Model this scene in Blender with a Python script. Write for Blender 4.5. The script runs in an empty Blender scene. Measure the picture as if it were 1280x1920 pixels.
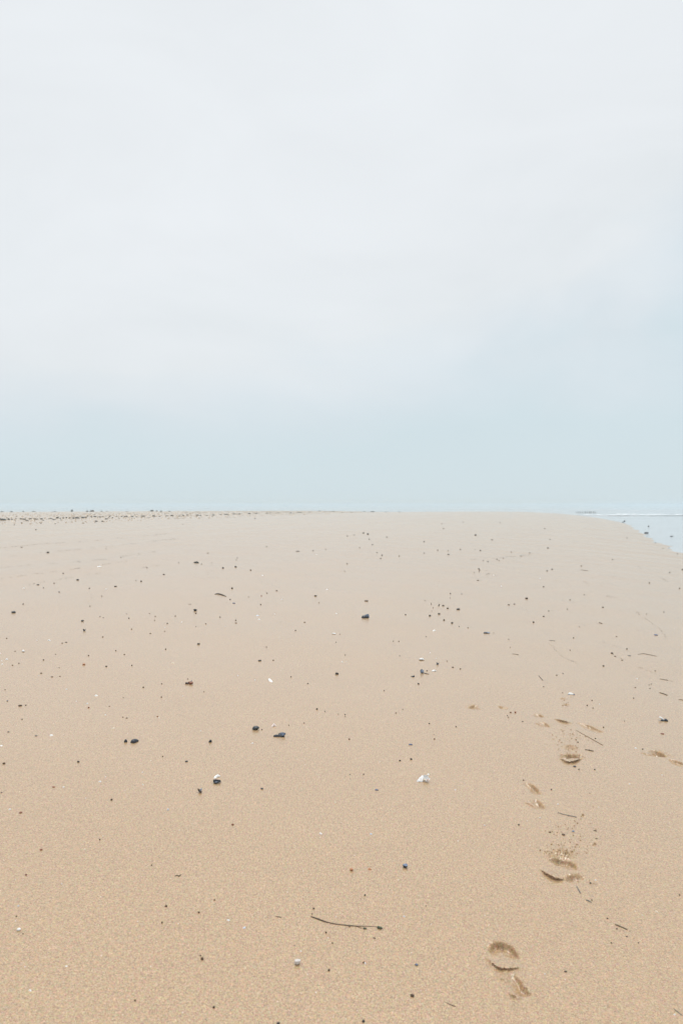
import bpy, bmesh, math, random
import numpy as np
from mathutils import Vector, noise as mnoise

S = bpy.context.scene
COL = S.collection
rng = np.random.default_rng(11)
random.seed(11)

# ------------------------------------------------------------------ camera
F = 28 / 36 * 1920          # focal length in photo pixels (1280 x 1920)
H = 1.45                    # eye height
HZ = 946.0                  # horizon row
WZ = -0.6                   # sea level
TH = math.atan((960 - HZ) / F)
cam_d = bpy.data.cameras.new('camera')
cam = bpy.data.objects.new('camera', cam_d)
COL.objects.link(cam)
cam_d.lens = 28
cam_d.sensor_width = 36
cam_d.clip_start = 0.05
cam_d.clip_end = 20000
cam.location = (0, 0, H)
cam.rotation_euler = (math.pi / 2 - TH, 0, 0)
cam_d.dof.use_dof = True
cam_d.dof.focus_distance = 9.0
cam_d.dof.aperture_fstop = 5.6
S.camera = cam

# ------------------------------------------------------------------ light
SUN_EL, SUN_AZ = math.radians(68), math.radians(3)     # ahead of the camera, a little to the left
W = bpy.data.worlds.new('World')
S.world = W
W.use_nodes = True
nt = W.node_tree
for n in list(nt.nodes):
    nt.nodes.remove(n)


def lin(c):
    return tuple(((v / 255) / 12.92 if v / 255 <= 0.04045 else ((v / 255 + 0.055) / 1.055) ** 2.4) for v in c)


def N(tree, kind, **kw):
    n = tree.nodes.new(kind)
    for k, v in kw.items():
        setattr(n, k, v)
    return n


def mathn(tree, op, a, b=None):
    n = N(tree, 'ShaderNodeMath', operation=op)
    for i, v in enumerate((a, b)):
        if v is None:
            continue
        if hasattr(v, 'is_linked'):
            tree.links.new(v, n.inputs[i])
        else:
            n.inputs[i].default_value = v
    return n.outputs[0]


tc = N(nt, 'ShaderNodeTexCoord')
sep = N(nt, 'ShaderNodeSeparateXYZ')
nt.links.new(tc.outputs['Generated'], sep.inputs[0])
mp = N(nt, 'ShaderNodeMapping')
mp.inputs['Scale'].default_value = (1.0, 1.0, 2.2)
nt.links.new(tc.outputs['Generated'], mp.inputs['Vector'])
cl = N(nt, 'ShaderNodeTexNoise')
cl.inputs['Scale'].default_value = 2.1
cl.inputs['Detail'].default_value = 4
cl.inputs['Roughness'].default_value = 0.52
cl.inputs['Distortion'].default_value = 0.3
nt.links.new(mp.outputs[0], cl.inputs['Vector'])
# height in the cloud deck, pushed down by the bank on the right and by the soft cloud forms
nz = mathn(nt, 'MULTIPLY', mathn(nt, 'SUBTRACT', cl.outputs['Fac'], 0.5), 0.46)
fade = mathn(nt, 'MINIMUM', mathn(nt, 'MULTIPLY', mathn(nt, 'MAXIMUM', sep.outputs['Z'], 0.0), 5.0), 1.0)
nz = mathn(nt, 'MULTIPLY', nz, fade)
bank = mathn(nt, 'MULTIPLY', mathn(nt, 'MULTIPLY', mathn(nt, 'MAXIMUM', sep.outputs['X'], 0.0), -0.34), fade)
hz = mathn(nt, 'ADD', mathn(nt, 'ADD', sep.outputs['Z'], nz), bank)
ramp = N(nt, 'ShaderNodeValToRGB')
nt.links.new(hz, ramp.inputs[0])
stops = [(0.0, (211, 226, 232)), (0.045, (212, 227, 233)), (0.085, (217, 229, 235)), (0.14, (225, 233, 238)),
         (0.21, (232, 237, 240)), (0.33, (237, 241, 244)), (0.52, (238, 242, 245)), (1.0, (239, 242, 244))]
el = ramp.color_ramp.elements
while len(el) < len(stops):
    el.new(0.5)
for e, (p, c) in zip(el, stops):
    e.position = p
    e.color = (*lin(c), 1)
# an overcast sky is brighter towards the zenith than near the horizon
zen = N(nt, 'ShaderNodeMapRange', interpolation_type='SMOOTHSTEP')
zen.inputs['From Min'].default_value = 0.56
zen.inputs['From Max'].default_value = 0.95
zen.inputs['To Min'].default_value = 1.0
zen.inputs['To Max'].default_value = 2.0
nt.links.new(sep.outputs['Z'], zen.inputs['Value'])
# faint brighter and duller patches in the cloud deck
cl2 = N(nt, 'ShaderNodeTexNoise')
cl2.inputs['Scale'].default_value = 3.6
cl2.inputs['Detail'].default_value = 5
cl2.inputs['Roughness'].default_value = 0.55
cl2.inputs['Distortion'].default_value = 0.6
nt.links.new(mp.outputs[0], cl2.inputs['Vector'])
patch = mathn(nt, 'ADD', 1.0, mathn(nt, 'MULTIPLY', mathn(nt, 'MULTIPLY', mathn(nt, 'SUBTRACT', cl2.outputs['Fac'], 0.5), 0.13), fade))
bg1 = N(nt, 'ShaderNodeBackground')
nt.links.new(ramp.outputs[0], bg1.inputs['Color'])
nt.links.new(mathn(nt, 'MULTIPLY', zen.outputs[0], patch), bg1.inputs['Strength'])
sky = N(nt, 'ShaderNodeTexSky', sky_type='NISHITA')
sky.sun_disc = False
sky.sun_elevation = SUN_EL
sky.sun_rotation = SUN_AZ
bg2 = N(nt, 'ShaderNodeBackground')
bg2.inputs['Strength'].default_value = 0.08
nt.links.new(sky.outputs[0], bg2.inputs['Color'])
mx = N(nt, 'ShaderNodeMixShader')
mx.inputs[0].default_value = 0.05
nt.links.new(bg1.outputs[0], mx.inputs[1])
nt.links.new(bg2.outputs[0], mx.inputs[2])
wo = N(nt, 'ShaderNodeOutputWorld')
nt.links.new(mx.outputs[0], wo.inputs[0])

sd = bpy.data.lights.new('sun', 'SUN')
sd.energy = 1.5
sd.angle = math.radians(32)
sd.color = (1.0, 0.97, 0.93)
sun = bpy.data.objects.new('sun', sd)
COL.objects.link(sun)
to_sun = Vector((math.sin(SUN_AZ) * math.cos(SUN_EL), math.cos(SUN_AZ) * math.cos(SUN_EL), math.sin(SUN_EL)))
sun.rotation_euler = (-to_sun).to_track_quat('-Z', 'Y').to_euler()
sun.location = (0, 0, 30)
S.cycles.volume_bounces = 3
S.view_settings.view_transform = 'Standard'
S.view_settings.look = 'None'
S.view_settings.exposure = 0
S.view_settings.gamma = 1


# ------------------------------------------------------------------ terrain
def ss(a, b, x):
    t = np.clip((x - a) / (b - a), 0, 1)
    return t * t * (3 - 2 * t)


SD = np.array([-60, 0, 10, 20, 32.9, 36.4, 40.8, 46.4, 56.7, 69.6, 82.7, 98.7, 120, 142, 170, 210, 235, 250, 262, 272, 900.])
SX = np.array([-11, 5.2, 7.9, 10.6, 14.1, 15.1, 16.4, 18, 21.3, 25.4, 29.6, 33.7, 38.6, 42.9, 47.8, 50.6, 46, 36, 0, -150, -900.])


def shore_x(y):
    wob = 0.16 * np.sin(y * 0.83) + 0.10 * np.sin(y * 2.1 + 1) + 0.05 * np.sin(y * 4.7)
    return np.interp(y, SD, SX) + wob * np.clip((np.asarray(y) - 12) / 15, 0, 1)


def base(x, y):
    x = np.asarray(x, float)
    y = np.asarray(y, float)
    s = (shore_x(y) - x) * 0.965
    z = np.where(s > 0, WZ + 0.92 * (1 - np.exp(-np.maximum(s, 0) / 6.0)), WZ + 0.10 * s)
    z = z + 0.22 * ss(32, 46, s)
    z = z - (1.9e-5 * ss(4, 25, s) + 3.2e-5 * ss(18, 55, s)) * np.maximum(y - 72, 0) ** 2 \
        - 0.68 * ss(120, 255, y) - 0.13 * ss(58, 100, s) - 1.2 * ss(120, 260, s)
    # soft undulation: low swash ridges along the beach and hummocks on the berm
    z = z + 0.012 * np.sin(s * 1.9 + 0.6 * np.sin(y * 0.35)) * ss(6, 14, y) \
        + 0.006 * np.sin(x * 2.3 + y * 1.1) * np.sin(y * 1.7 - x * 0.6) * ss(3, 8, y) \
        + 0.045 * np.sin(y * 0.61 + x * 0.37) * np.sin(x * 0.83 - y * 0.29) * ss(36, 44, s) * (1 - ss(70, 90, s))
    return np.maximum(z, -3)


CT, ST = math.cos(TH), math.sin(TH)
DS = np.exp(np.linspace(math.log(1.5), math.log(420), 2600))


def ground(px, py, z0=None):
    """The point of the sand (or of the level z0) that the photograph shows at pixel px, py."""
    u, v = (px - 640) / F, (960 - py) / F
    dy, dz = CT + ST * v, CT * v - ST
    y = DS * dy
    x = DS * u
    zr = H + DS * dz
    zb = base(x, y) if z0 is None else np.full_like(zr, z0)
    g = zr - zb
    k = int(np.argmax(g < 0)) if (g < 0).any() else int(np.argmin(g))
    if g[k] < 0 and k > 0:
        t = g[k - 1] / (g[k - 1] - g[k])
        d = DS[k - 1] + t * (DS[k] - DS[k - 1])
    else:
        d = DS[k]
    X, Y = d * u, d * dy
    return Vector((X, Y, float(base(X, Y)) if z0 is None else z0)), float(d)


# ------------------------------------------------------------------ materials
def material(name):
    m = bpy.data.materials.new(name)
    m.use_nodes = True
    t = m.node_tree
    b = t.nodes['Principled BSDF']
    return m, t, b


def setc(t, b, out):
    t.links.new(out, b.inputs['Base Color'])


def ramp_node(t, fac, pts):
    r = N(t, 'ShaderNodeValToRGB')
    t.links.new(fac, r.inputs[0])
    e = r.color_ramp.elements
    while len(e) < len(pts):
        e.new(0.5)
    for q, (p, c) in zip(e, pts):
        q.position = p
        q.color = (*c, 1)
    return r.outputs[0]


def noise_node(t, vec, scale, detail=2, rough=0.5, dist=0.0):
    n = N(t, 'ShaderNodeTexNoise')
    n.inputs['Scale'].default_value = scale
    n.inputs['Detail'].default_value = detail
    n.inputs['Roughness'].default_value = rough
    n.inputs['Distortion'].default_value = dist
    t.links.new(vec, n.inputs['Vector'])
    return n


def simple_mat(name, dark, light, scale, rough=0.6, bump=0.3, spec=0.4, per_object=0.0, bdist=0.0012):
    """Two-tone mottled surface, with a bump of its own."""
    m, t, b = material(name)
    c = N(t, 'ShaderNodeTexCoord')
    n = noise_node(t, c.outputs['Object'], scale, 4, 0.6)
    col = ramp_node(t, n.outputs['Fac'], [(0.3, dark), (0.7, light)])
    if per_object:
        oi = N(t, 'ShaderNodeObjectInfo')
        hs = N(t, 'ShaderNodeHueSaturation')
        v = N(t, 'ShaderNodeMapRange')
        v.inputs['To Min'].default_value = 1 - per_object
        v.inputs['To Max'].default_value = 1 + per_object
        t.links.new(oi.outputs['Random'], v.inputs['Value'])
        t.links.new(v.outputs[0], hs.inputs['Value'])
        t.links.new(col, hs.inputs['Color'])
        col = hs.outputs[0]
    setc(t, b, col)
    b.inputs['Roughness'].default_value = rough
    b.inputs['Specular IOR Level'].default_value = spec
    if bump:
        bp = N(t, 'ShaderNodeBump')
        bp.inputs['Strength'].default_value = bump
        bp.inputs['Distance'].default_value = bdist
        t.links.new(n.outputs['Fac'], bp.inputs['Height'])
        t.links.new(bp.outputs[0], b.inputs['Normal'])
    return m


def sand_material():
    m, t, b = material('sand')
    c = N(t, 'ShaderNodeTexCoord')
    P = c.outputs['Object']
    g1 = noise_node(t, P, 420, 2, 0.6)
    g2 = noise_node(t, P, 130, 3, 0.9)
    g3 = noise_node(t, P, 45, 3, 0.6)
    big = noise_node(t, P, 1.3, 4, 0.6)
    grain = ramp_node(t, g1.outputs['Fac'], [(0.30, (0.138, 0.068, 0.029)), (0.42, (0.312, 0.192, 0.095)), (0.52, (0.384, 0.256, 0.135)),
                                            (0.62, (0.438, 0.306, 0.172)), (0.74, (0.58, 0.472, 0.328))])
    gr2 = ramp_node(t, g2.outputs['Fac'], [(0.28, (0.60, 0.55, 0.51)), (0.42, (0.90, 0.885, 0.88)), (0.5, (1, 1, 1)), (0.60, (1.11, 1.105, 1.10)), (0.72, (1.34, 1.35, 1.38))])
    gr3 = ramp_node(t, g3.outputs['Fac'], [(0.25, (0.93, 0.92, 0.91)), (0.75, (1.07, 1.075, 1.08))])
    gb = ramp_node(t, big.outputs['Fac'], [(0.25, (0.975, 0.97, 0.96)), (0.75, (1.025, 1.03, 1.04))])
    # grains of different minerals: tan, grey, rust
    hue = noise_node(t, P, 118, 3, 0.85)
    bc = N(t, 'ShaderNodeBrightContrast')
    t.links.new(hue.outputs['Color'], bc.inputs['Color'])
    bc.inputs['Contrast'].default_value = 1.8
    ov = N(t, 'ShaderNodeMix', data_type='RGBA', blend_type='OVERLAY')
    ov.inputs['Factor'].default_value = 0.42
    t.links.new(grain, ov.inputs['A'])
    dsat = N(t, 'ShaderNodeHueSaturation')
    dsat.inputs['Saturation'].default_value = 0.5
    t.links.new(bc.outputs[0], dsat.inputs['Color'])
    t.links.new(dsat.outputs[0], ov.inputs['B'])
    col = ov.outputs['Result']
    for o in (gr2, gr3, gb):
        mxn = N(t, 'ShaderNodeMix', data_type='RGBA', blend_type='MULTIPLY')
        mxn.inputs['Factor'].default_value = 1.0
        t.links.new(col, mxn.inputs['A'])
        t.links.new(o, mxn.inputs['B'])
        col = mxn.outputs['Result']
    # darker damp sand laid open by the walker, plus shade painted under the lips
    at = N(t, 'ShaderNodeAttribute', attribute_name='turned_shade')
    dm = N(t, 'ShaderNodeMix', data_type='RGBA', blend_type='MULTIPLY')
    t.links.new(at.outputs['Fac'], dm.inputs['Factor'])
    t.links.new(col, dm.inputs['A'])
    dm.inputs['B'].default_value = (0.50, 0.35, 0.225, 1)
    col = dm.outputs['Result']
    setc(t, b, col)
    am = N(t, 'ShaderNodeAttribute', attribute_name='broken')
    cw = mathn(t, 'SUBTRACT', 1.0, am.outputs['Fac'])
    t.links.new(cw, b.inputs['Coat Weight'])
    b.inputs['Roughness'].default_value = 0.85
    b.inputs['Specular IOR Level'].default_value = 0.15
    # damp sand: a thin film of water that mirrors the bright sky at a low angle
    b.inputs['Coat Weight'].default_value = 1.0
    b.inputs['Coat Roughness'].default_value = 0.24
    b.inputs['Coat IOR'].default_value = 1.9
    add = mathn(t, 'ADD', mathn(t, 'MULTIPLY', g1.outputs['Fac'], 0.0016), mathn(t, 'MULTIPLY', g2.outputs['Fac'], 0.0022))
    add = mathn(t, 'ADD', add, mathn(t, 'MULTIPLY', g3.outputs['Fac'], 0.0030))
    bp = N(t, 'ShaderNodeBump')
    bp.inputs['Strength'].default_value = 0.55
    bp.inputs['Distance'].default_value = 1.0
    t.links.new(add, bp.inputs['Height'])
    t.links.new(bp.outputs[0], b.inputs['Normal'])
    return m


M_SAND = sand_material()
M = {}
M['black'] = simple_mat('black_stone', (0.010, 0.011, 0.014), (0.035, 0.037, 0.042), 3, 0.45, 0.4, 0.4, 0.25)
M['dark'] = simple_mat('dark_speck', (0.022, 0.019, 0.017), (0.070, 0.060, 0.052), 3, 0.6, 0.3, 0.3, 0.3)
M['grey'] = simple_mat('grey_speck', (0.060, 0.062, 0.066), (0.13, 0.13, 0.135), 3, 0.6, 0.3, 0.3, 0.25)
M['brown'] = simple_mat('brown_speck', (0.050, 0.030, 0.018), (0.12, 0.075, 0.045), 3, 0.65, 0.3, 0.3, 0.25)
M['red'] = simple_mat('rust_red', (0.12, 0.036, 0.018), (0.28, 0.09, 0.045), 3, 0.55, 0.3, 0.4, 0.2)
M['orange'] = simple_mat('orange_shell', (0.34, 0.12, 0.045), (0.58, 0.27, 0.13), 3, 0.5, 0.3, 0.4, 0.1)
M['white'] = simple_mat('white_shell', (0.62, 0.60, 0.57), (0.88, 0.87, 0.85), 3, 0.45, 0.25, 0.4, 0.08)
M['cream'] = simple_mat('cream_shell', (0.58, 0.47, 0.34), (0.82, 0.73, 0.60), 3, 0.5, 0.25, 0.4, 0.08)
M['pink'] = simple_mat('pinkish_shell', (0.66, 0.52, 0.47), (0.86, 0.76, 0.71), 3, 0.45, 0.3, 0.4)
M['blue'] = simple_mat('blue_shell', (0.025, 0.035, 0.085), (0.16, 0.20, 0.32), 3, 0.35, 0.3, 0.5, 0.15)
M['bluegrey'] = simple_mat('blue_grey', (0.13, 0.17, 0.24), (0.33, 0.38, 0.46), 3, 0.45, 0.3, 0.5, 0.1)
M['paleblue'] = simple_mat('pale_blue_shell', (0.42, 0.47, 0.54), (0.74, 0.77, 0.82), 3, 0.4, 0.3, 0.5)
M['mussel'] = simple_mat('mussel_outside', (0.004, 0.005, 0.009), (0.022, 0.030, 0.048), 5, 0.33, 0.35, 0.5)
M['nacre'] = simple_mat('mussel_inside', (0.17, 0.22, 0.32), (0.46, 0.52, 0.62), 4, 0.30, 0.15, 0.5)
M['bark'] = simple_mat('wet_twig', (0.030, 0.022, 0.017), (0.105, 0.078, 0.056), 60, 0.6, 0.4, 0.35)
M['greytwig'] = simple_mat('grey_twig', (0.075, 0.080, 0.082), (0.17, 0.17, 0.17), 60, 0.65, 0.3, 0.3)
M['weed'] = simple_mat('seaweed', (0.007, 0.009, 0.008), (0.032, 0.038, 0.030), 14, 0.5, 0.3, 0.4, 0.35, bdist=0.02)
M['weedbrown'] = simple_mat('brown_seaweed', (0.018, 0.014, 0.011), (0.065, 0.048, 0.036), 14, 0.55, 0.3, 0.4, 0.3, bdist=0.02)
M['leaf'] = simple_mat('dark_green_leaf', (0.010, 0.018, 0.008), (0.045, 0.07, 0.02), 40, 0.45, 0.3, 0.4)
M['oyster'] = simple_mat('oyster_shell', (0.40, 0.385, 0.36), (0.92, 0.92, 0.92), 14, 0.6, 0.6, 0.35)
M['stone'] = simple_mat('pale_stone', (0.46, 0.41, 0.37), (0.72, 0.68, 0.65), 60, 0.7, 0.4, 0.3)
M['slate'] = simple_mat('dark_slate_stone', (0.012, 0.017, 0.020), (0.038, 0.048, 0.055), 45, 0.42, 0.3, 0.5)
M['claw'] = simple_mat('crab_shell', (0.10, 0.032, 0.014), (0.30, 0.11, 0.055), 40, 0.45, 0.3, 0.5)
M['clawdark'] = simple_mat('dark_crab_shell', (0.020, 0.008, 0.005), (0.06, 0.022, 0.012), 40, 0.4, 0.3, 0.5)
M['wood'] = simple_mat('weathered_wood', (0.014, 0.014, 0.016), (0.04, 0.04, 0.042), 6, 0.8, 0.4, 0.2, bdist=0.02)
M['shingle'] = simple_mat('tan_shingle', (0.30, 0.215, 0.135), (0.50, 0.39, 0.275), 1.5, 0.8, 0.0, 0.3)
M['dampsand'] = simple_mat('damp_sand', (0.25, 0.16, 0.09), (0.40, 0.275, 0.165), 350, 0.9, 0.0, 0.15)
M['drift'] = simple_mat('drift_crumb', (0.12, 0.09, 0.065), (0.24, 0.19, 0.145), 3, 0.8, 0.0, 0.2)
M['tarp'] = simple_mat('grey_blue_sheet', (0.10, 0.13, 0.15), (0.24, 0.29, 0.32), 6, 0.5, 0.3, 0.3, bdist=0.02)
M['waveface'] = simple_mat('shaded_wave_face', (0.11, 0.13, 0.13), (0.24, 0.27, 0.27), 0.6, 0.25, 0.2, 0.5, bdist=0.03)  # darker water colour that paints in the shade of the wave face
M['foam'] = simple_mat('foam', (0.72, 0.75, 0.77), (0.90, 0.92, 0.93), 4, 0.8, 0.3, 0.2, bdist=0.02)


def water_material():
    m, t, b = material('sea_water')
    c = N(t, 'ShaderNodeTexCoord')
    mpn = N(t, 'ShaderNodeMapping')
    mpn.inputs['Scale'].default_value = (0.35, 1.0, 1.0)
    t.links.new(c.outputs['Object'], mpn.inputs['Vector'])
    n1 = noise_node(t, mpn.outputs[0], 2.6, 4, 0.6, 0.4)
    n2 = noise_node(t, mpn.outputs[0], 0.16, 3, 0.5, 0.2)
    setc(t, b, ramp_node(t, n2.outputs['Fac'], [(0.3, (0.35, 0.35, 0.355)), (0.7, (0.44, 0.44, 0.445))]))
    b.inputs['Roughness'].default_value = 0.10
    b.inputs['IOR'].default_value = 1.333
    bp = N(t, 'ShaderNodeBump')
    bp.inputs['Strength'].default_value = 0.35
    bp.inputs['Distance'].default_value = 0.06
    t.links.new(n1.outputs['Fac'], bp.inputs['Height'])
    t.links.new(bp.outputs[0], b.inputs['Normal'])
    return m


M_WATER = water_material()


# ------------------------------------------------------------------ helpers
def mesh_np(name, v, f, mats, smooth=True, midx=None):
    v = np.asarray(v, np.float32)
    me = bpy.data.meshes.new(name)
    f = np.asarray(f, np.int32)
    k = f.shape[1]
    me.vertices.add(len(v))
    me.vertices.foreach_set('co', v.ravel())
    me.loops.add(f.size)
    me.loops.foreach_set('vertex_index', f.ravel())
    me.polygons.add(len(f))
    me.polygons.foreach_set('loop_start', np.arange(0, f.size, k, dtype=np.int32))
    me.polygons.foreach_set('use_smooth', np.full(len(f), smooth, bool))
    for m in (mats if isinstance(mats, (list, tuple)) else [mats]):
        me.materials.append(m)
    if midx is not None:
        me.polygons.foreach_set('material_index', np.asarray(midx, np.int32))
    me.update(calc_edges=True)
    me.validate()
    return me


def link(name, me, parent=None, loc=None, label=None, cat=None, group=None, kind=None):
    o = bpy.data.objects.new(name, me)
    COL.objects.link(o)
    if parent is not None:
        o.parent = parent
    if loc is not None:
        o.location = loc
    tag(o, label, cat, group, kind)
    return o


def tag(o, label=None, cat=None, group=None, kind=None):
    for k, v in (('label', label), ('category', cat), ('group', group), ('kind', kind)):
        if v:
            o[k] = v


def empty(name, loc, label, cat, group=None):
    o = bpy.data.objects.new(name, None)
    COL.objects.link(o)
    o.empty_display_size = 0.02
    o.location = loc
    tag(o, label, cat, group)
    return o


def grid_faces(nu, nv):
    i = np.arange(nu - 1)[:, None] * nv + np.arange(nv - 1)[None, :]
    i = i.ravel()
    return np.stack([i, i + nv, i + nv + 1, i + 1], 1)


# ------------------------------------------------------------------ the sand, one sheet with the footprints pressed into it
def grow(a, step, ratio, cap, end):
    out = []
    sgn = 1 if end > a else -1
    x = a
    while (end - x) * sgn > 0:
        x += sgn * step
        step = min(step * ratio, cap(x) if callable(cap) else cap)
        out.append(x)
    return np.array(out)


xf = np.arange(0.52, 2.12, 0.0034)
xs = np.concatenate([grow(xf[0], 0.0034, 1.07, lambda x: max(0.045, abs(x) * 0.03), -420)[::-1], xf,
                     grow(xf[-1], 0.0034, 1.07, lambda x: max(0.045, abs(x) * 0.03), 130)])
yf = [2.38]
while yf[-1] < 6.1:
    yf.append(yf[-1] + 0.00125 * yf[-1])
yf = np.array(yf)
ys = np.concatenate([grow(yf[0], 0.003, 1.1, 1.5, -45)[::-1], yf,
                     grow(yf[-1], 0.0076, 1.05, lambda y: max(0.05, y * 0.012), 330)])
X, Y = np.meshgrid(xs, ys, indexing='ij')
Z = base(X, Y)
fine_i = (slice(int(np.searchsorted(xs, 0.45)), int(np.searchsorted(xs, 2.2))), slice(int(np.searchsorted(ys, 2.3)), int(np.searchsorted(ys, 6.3))))
FX, FY = X[fine_i].copy(), Y[fine_i].copy()
DZ = np.zeros_like(FX)
DY = np.zeros_like(FX)
TURN_SHADE = np.zeros_like(FX)
MATT = np.zeros_like(FX)      # where the smooth damp skin is broken      # amount of open damp sand and painted lip shade


def vnoise(x, y, seed, scale):
    """Smooth value noise in -1..1 on the plane."""
    r = np.random.default_rng(seed).uniform(-1, 1, (97, 97))
    x = x * scale
    y = y * scale
    xi, yi = np.floor(x).astype(int), np.floor(y).astype(int)
    fx, fy = x - xi, y - yi
    fx = fx * fx * (3 - 2 * fx)
    fy = fy * fy * (3 - 2 * fy)
    a = r[xi % 97, yi % 97]
    b = r[(xi + 1) % 97, yi % 97]
    c = r[xi % 97, (yi + 1) % 97]
    d = r[(xi + 1) % 97, (yi + 1) % 97]
    return (a * (1 - fx) + b * fx) * (1 - fy) + (c * (1 - fx) + d * fx) * fy


def scarp(pts, kind, h, reach, w=0.006, over=0.0, rough=0.0, seed=1, rim=0.15):
    """A step in the sand along a line drawn left to right: the side towards the sea of walkers is high.
    far: a wall where the print was pressed down; near: the lip of a pressed plate standing up."""
    P = np.array([ground(*p)[0][:2] for p in pts])
    # densify
    d = np.concatenate([[0], np.cumsum(np.hypot(*np.diff(P, axis=0).T))])
    L = d[-1]
    q = np.linspace(0, L, 24)
    P = np.stack([np.interp(q, d, P[:, 0]), np.interp(q, d, P[:, 1])], 1)
    for _ in range(3):
        P[1:-1] = (P[:-2] + 2 * P[1:-1] + P[2:]) / 4
    lo, hi = P.min(0) - reach - 0.03, P.max(0) + reach + 0.03
    m = (FX > lo[0]) & (FX < hi[0]) & (FY > lo[1]) & (FY < hi[1])
    x, y = FX[m], FY[m]
    x = x + 0.0022 * vnoise(x, y, seed + 5, 90)
    y = y + 0.0030 * vnoise(x, y, seed + 6, 90)
    best = np.full(x.shape, 1e9)
    T = np.zeros_like(x)
    SS = np.zeros_like(x)
    for k in range(len(P) - 1):
        a, b = P[k], P[k + 1]
        e = b - a
        l = np.hypot(*e) + 1e-9
        e = e / l
        u = np.clip((x - a[0]) * e[0] + (y - a[1]) * e[1], 0, l)
        dx, dy = x - a[0] - u * e[0], y - a[1] - u * e[1]
        dd = np.hypot(dx, dy)
        sg = np.sign(e[0] * (y - a[1]) - e[1] * (x - a[0]))
        n = dd < best
        best[n] = dd[n]
        T[n] = (dd * sg)[n]
        SS[n] = ((q[k] + u) / L)[n]
    taper = np.sin(np.pi * np.clip(SS, 0.0, 1.0)) ** 0.6
    endd = np.minimum(SS, 1 - SS)
    taper = taper * np.where(endd < 0.001, np.exp(-(best / 0.012) ** 2), 1)
    hh = 1.35 * h * taper * (1 + 0.25 * vnoise(x, y, seed, 60))
    if kind == 'far':
        wall = -ss(0, w, -T)
        rec = 1 - ss(w, reach, -T)
        z = hh * np.where(T > 0, rim * np.exp(-np.abs(T) / 0.014), wall * rec + rim * (1 - ss(0, w, -T)))
    else:
        z = hh * np.where(T > 0, 1 - ss(0, reach, T), 1 - ss(0, w, -T))
        DY[m] -= 1.3 * over * taper * np.where(T > 0, 1 - ss(0, 0.014, T), 0)
    if rough:
        near = np.exp(-(np.abs(T) / (reach * 0.5)) ** 2) * taper
        z = z + rough * near * (vnoise(x, y, seed + 2, 130) + 0.7 * vnoise(x, y, seed + 3, 260))
    DZ[m] += z
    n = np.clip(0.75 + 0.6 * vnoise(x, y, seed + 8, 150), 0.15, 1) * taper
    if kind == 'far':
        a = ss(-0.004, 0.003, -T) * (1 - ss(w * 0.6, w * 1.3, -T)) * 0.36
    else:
        a = ss(-0.004, 0.001, -T) * (1 - ss(w + 0.001, w + 0.005, -T)) * (0.9 if over > 0.005 else 0.5)  # shadow line under the lip, painted into the sand colour
    TURN_SHADE[m] = np.maximum(TURN_SHADE[m], a * n)
    MATT[m] = np.maximum(MATT[m], 0.75 * np.exp(-((T + 0.003) / 0.008) ** 2) * taper ** 0.35)


def mound(px, py, rx, ry, h, rough, seed):
    c = ground(px, py)[0]
    r2 = ((FX - c.x) / rx) ** 2 + ((FY - c.y) / ry) ** 2
    k = np.exp(-r2 * 1.4)
    n = np.abs(vnoise(FX, FY, seed, 110)) + 0.8 * np.abs(vnoise(FX, FY, seed + 1, 210))
    DZ[...] += k * (h + rough * n)
    MATT[...] = np.maximum(MATT, 0.6 * np.clip(k * 1.2, 0, 1))
    TURN_SHADE[...] = np.maximum(TURN_SHADE, np.clip(k * 1.3, 0, 1) * np.clip(0.55 - 0.9 * n, 0.0, 0.45))  # browner towards the hollows between the lumps


# nearest print: round heel with a wide far wall and a thin lip, then a second oblique wall in front
scarp([(912, 1786), (920, 1770), (938, 1764), (958, 1773), (972, 1789), (977, 1799)], 'far', 0.014, 0.075, 0.011, 0, 0.0018, 10)
scarp([(913, 1797), (922, 1810), (935, 1817), (952, 1818), (976, 1816)], 'near', 0.0065, 0.06, 0.003, 0.007, 0.0, 14)
scarp([(964, 1826), (975, 1838), (985, 1853), (997, 1866)], 'far', 0.012, 0.06, 0.009, 0, 0.0018, 18)
scarp([(930, 1831), (941, 1838), (951, 1843)], 'near', 0.004, 0.04, 0.003, 0.003, 0.001, 22)
scarp([(952, 1862), (960, 1869), (976, 1875)], 'near', 0.005, 0.04, 0.004, 0.003, 0.001, 26)
# second print: crumbly kicked-up sand behind a pressed plate with an undercut lip
mound(1055, 1602, 0.050, 0.042, 0.005, 0.011, 30)
mound(1034, 1609, 0.022, 0.03, 0.004, 0.006, 33)
scarp([(1028, 1613), (1045, 1611), (1062, 1615), (1078, 1619), (1082, 1632)], 'far', 0.013, 0.075, 0.008, 0, 0.003, 34, 0.1)
scarp([(1011, 1630), (1020, 1638), (1034, 1647), (1050, 1651), (1058, 1648)], 'near', 0.0085, 0.075, 0.003, 0.012, 0.0, 38)
scarp([(1054, 1649), (1068, 1641), (1084, 1640), (1098, 1645)], 'far', 0.012, 0.04, 0.018, 0, 0.004, 42)
# third print
mound(1069, 1401, 0.042, 0.045, 0.006, 0.007, 46)
scarp([(1051, 1413), (1060, 1415), (1070, 1415), (1080, 1415), (1089, 1415)], 'far', 0.022, 0.10, 0.012, 0, 0.004, 50, 0.1)
scarp([(1048, 1421), (1054, 1427), (1064, 1431), (1074, 1430), (1084, 1426), (1090, 1422)], 'near', 0.009, 0.10, 0.003, 0.012, 0.001, 54)
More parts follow.
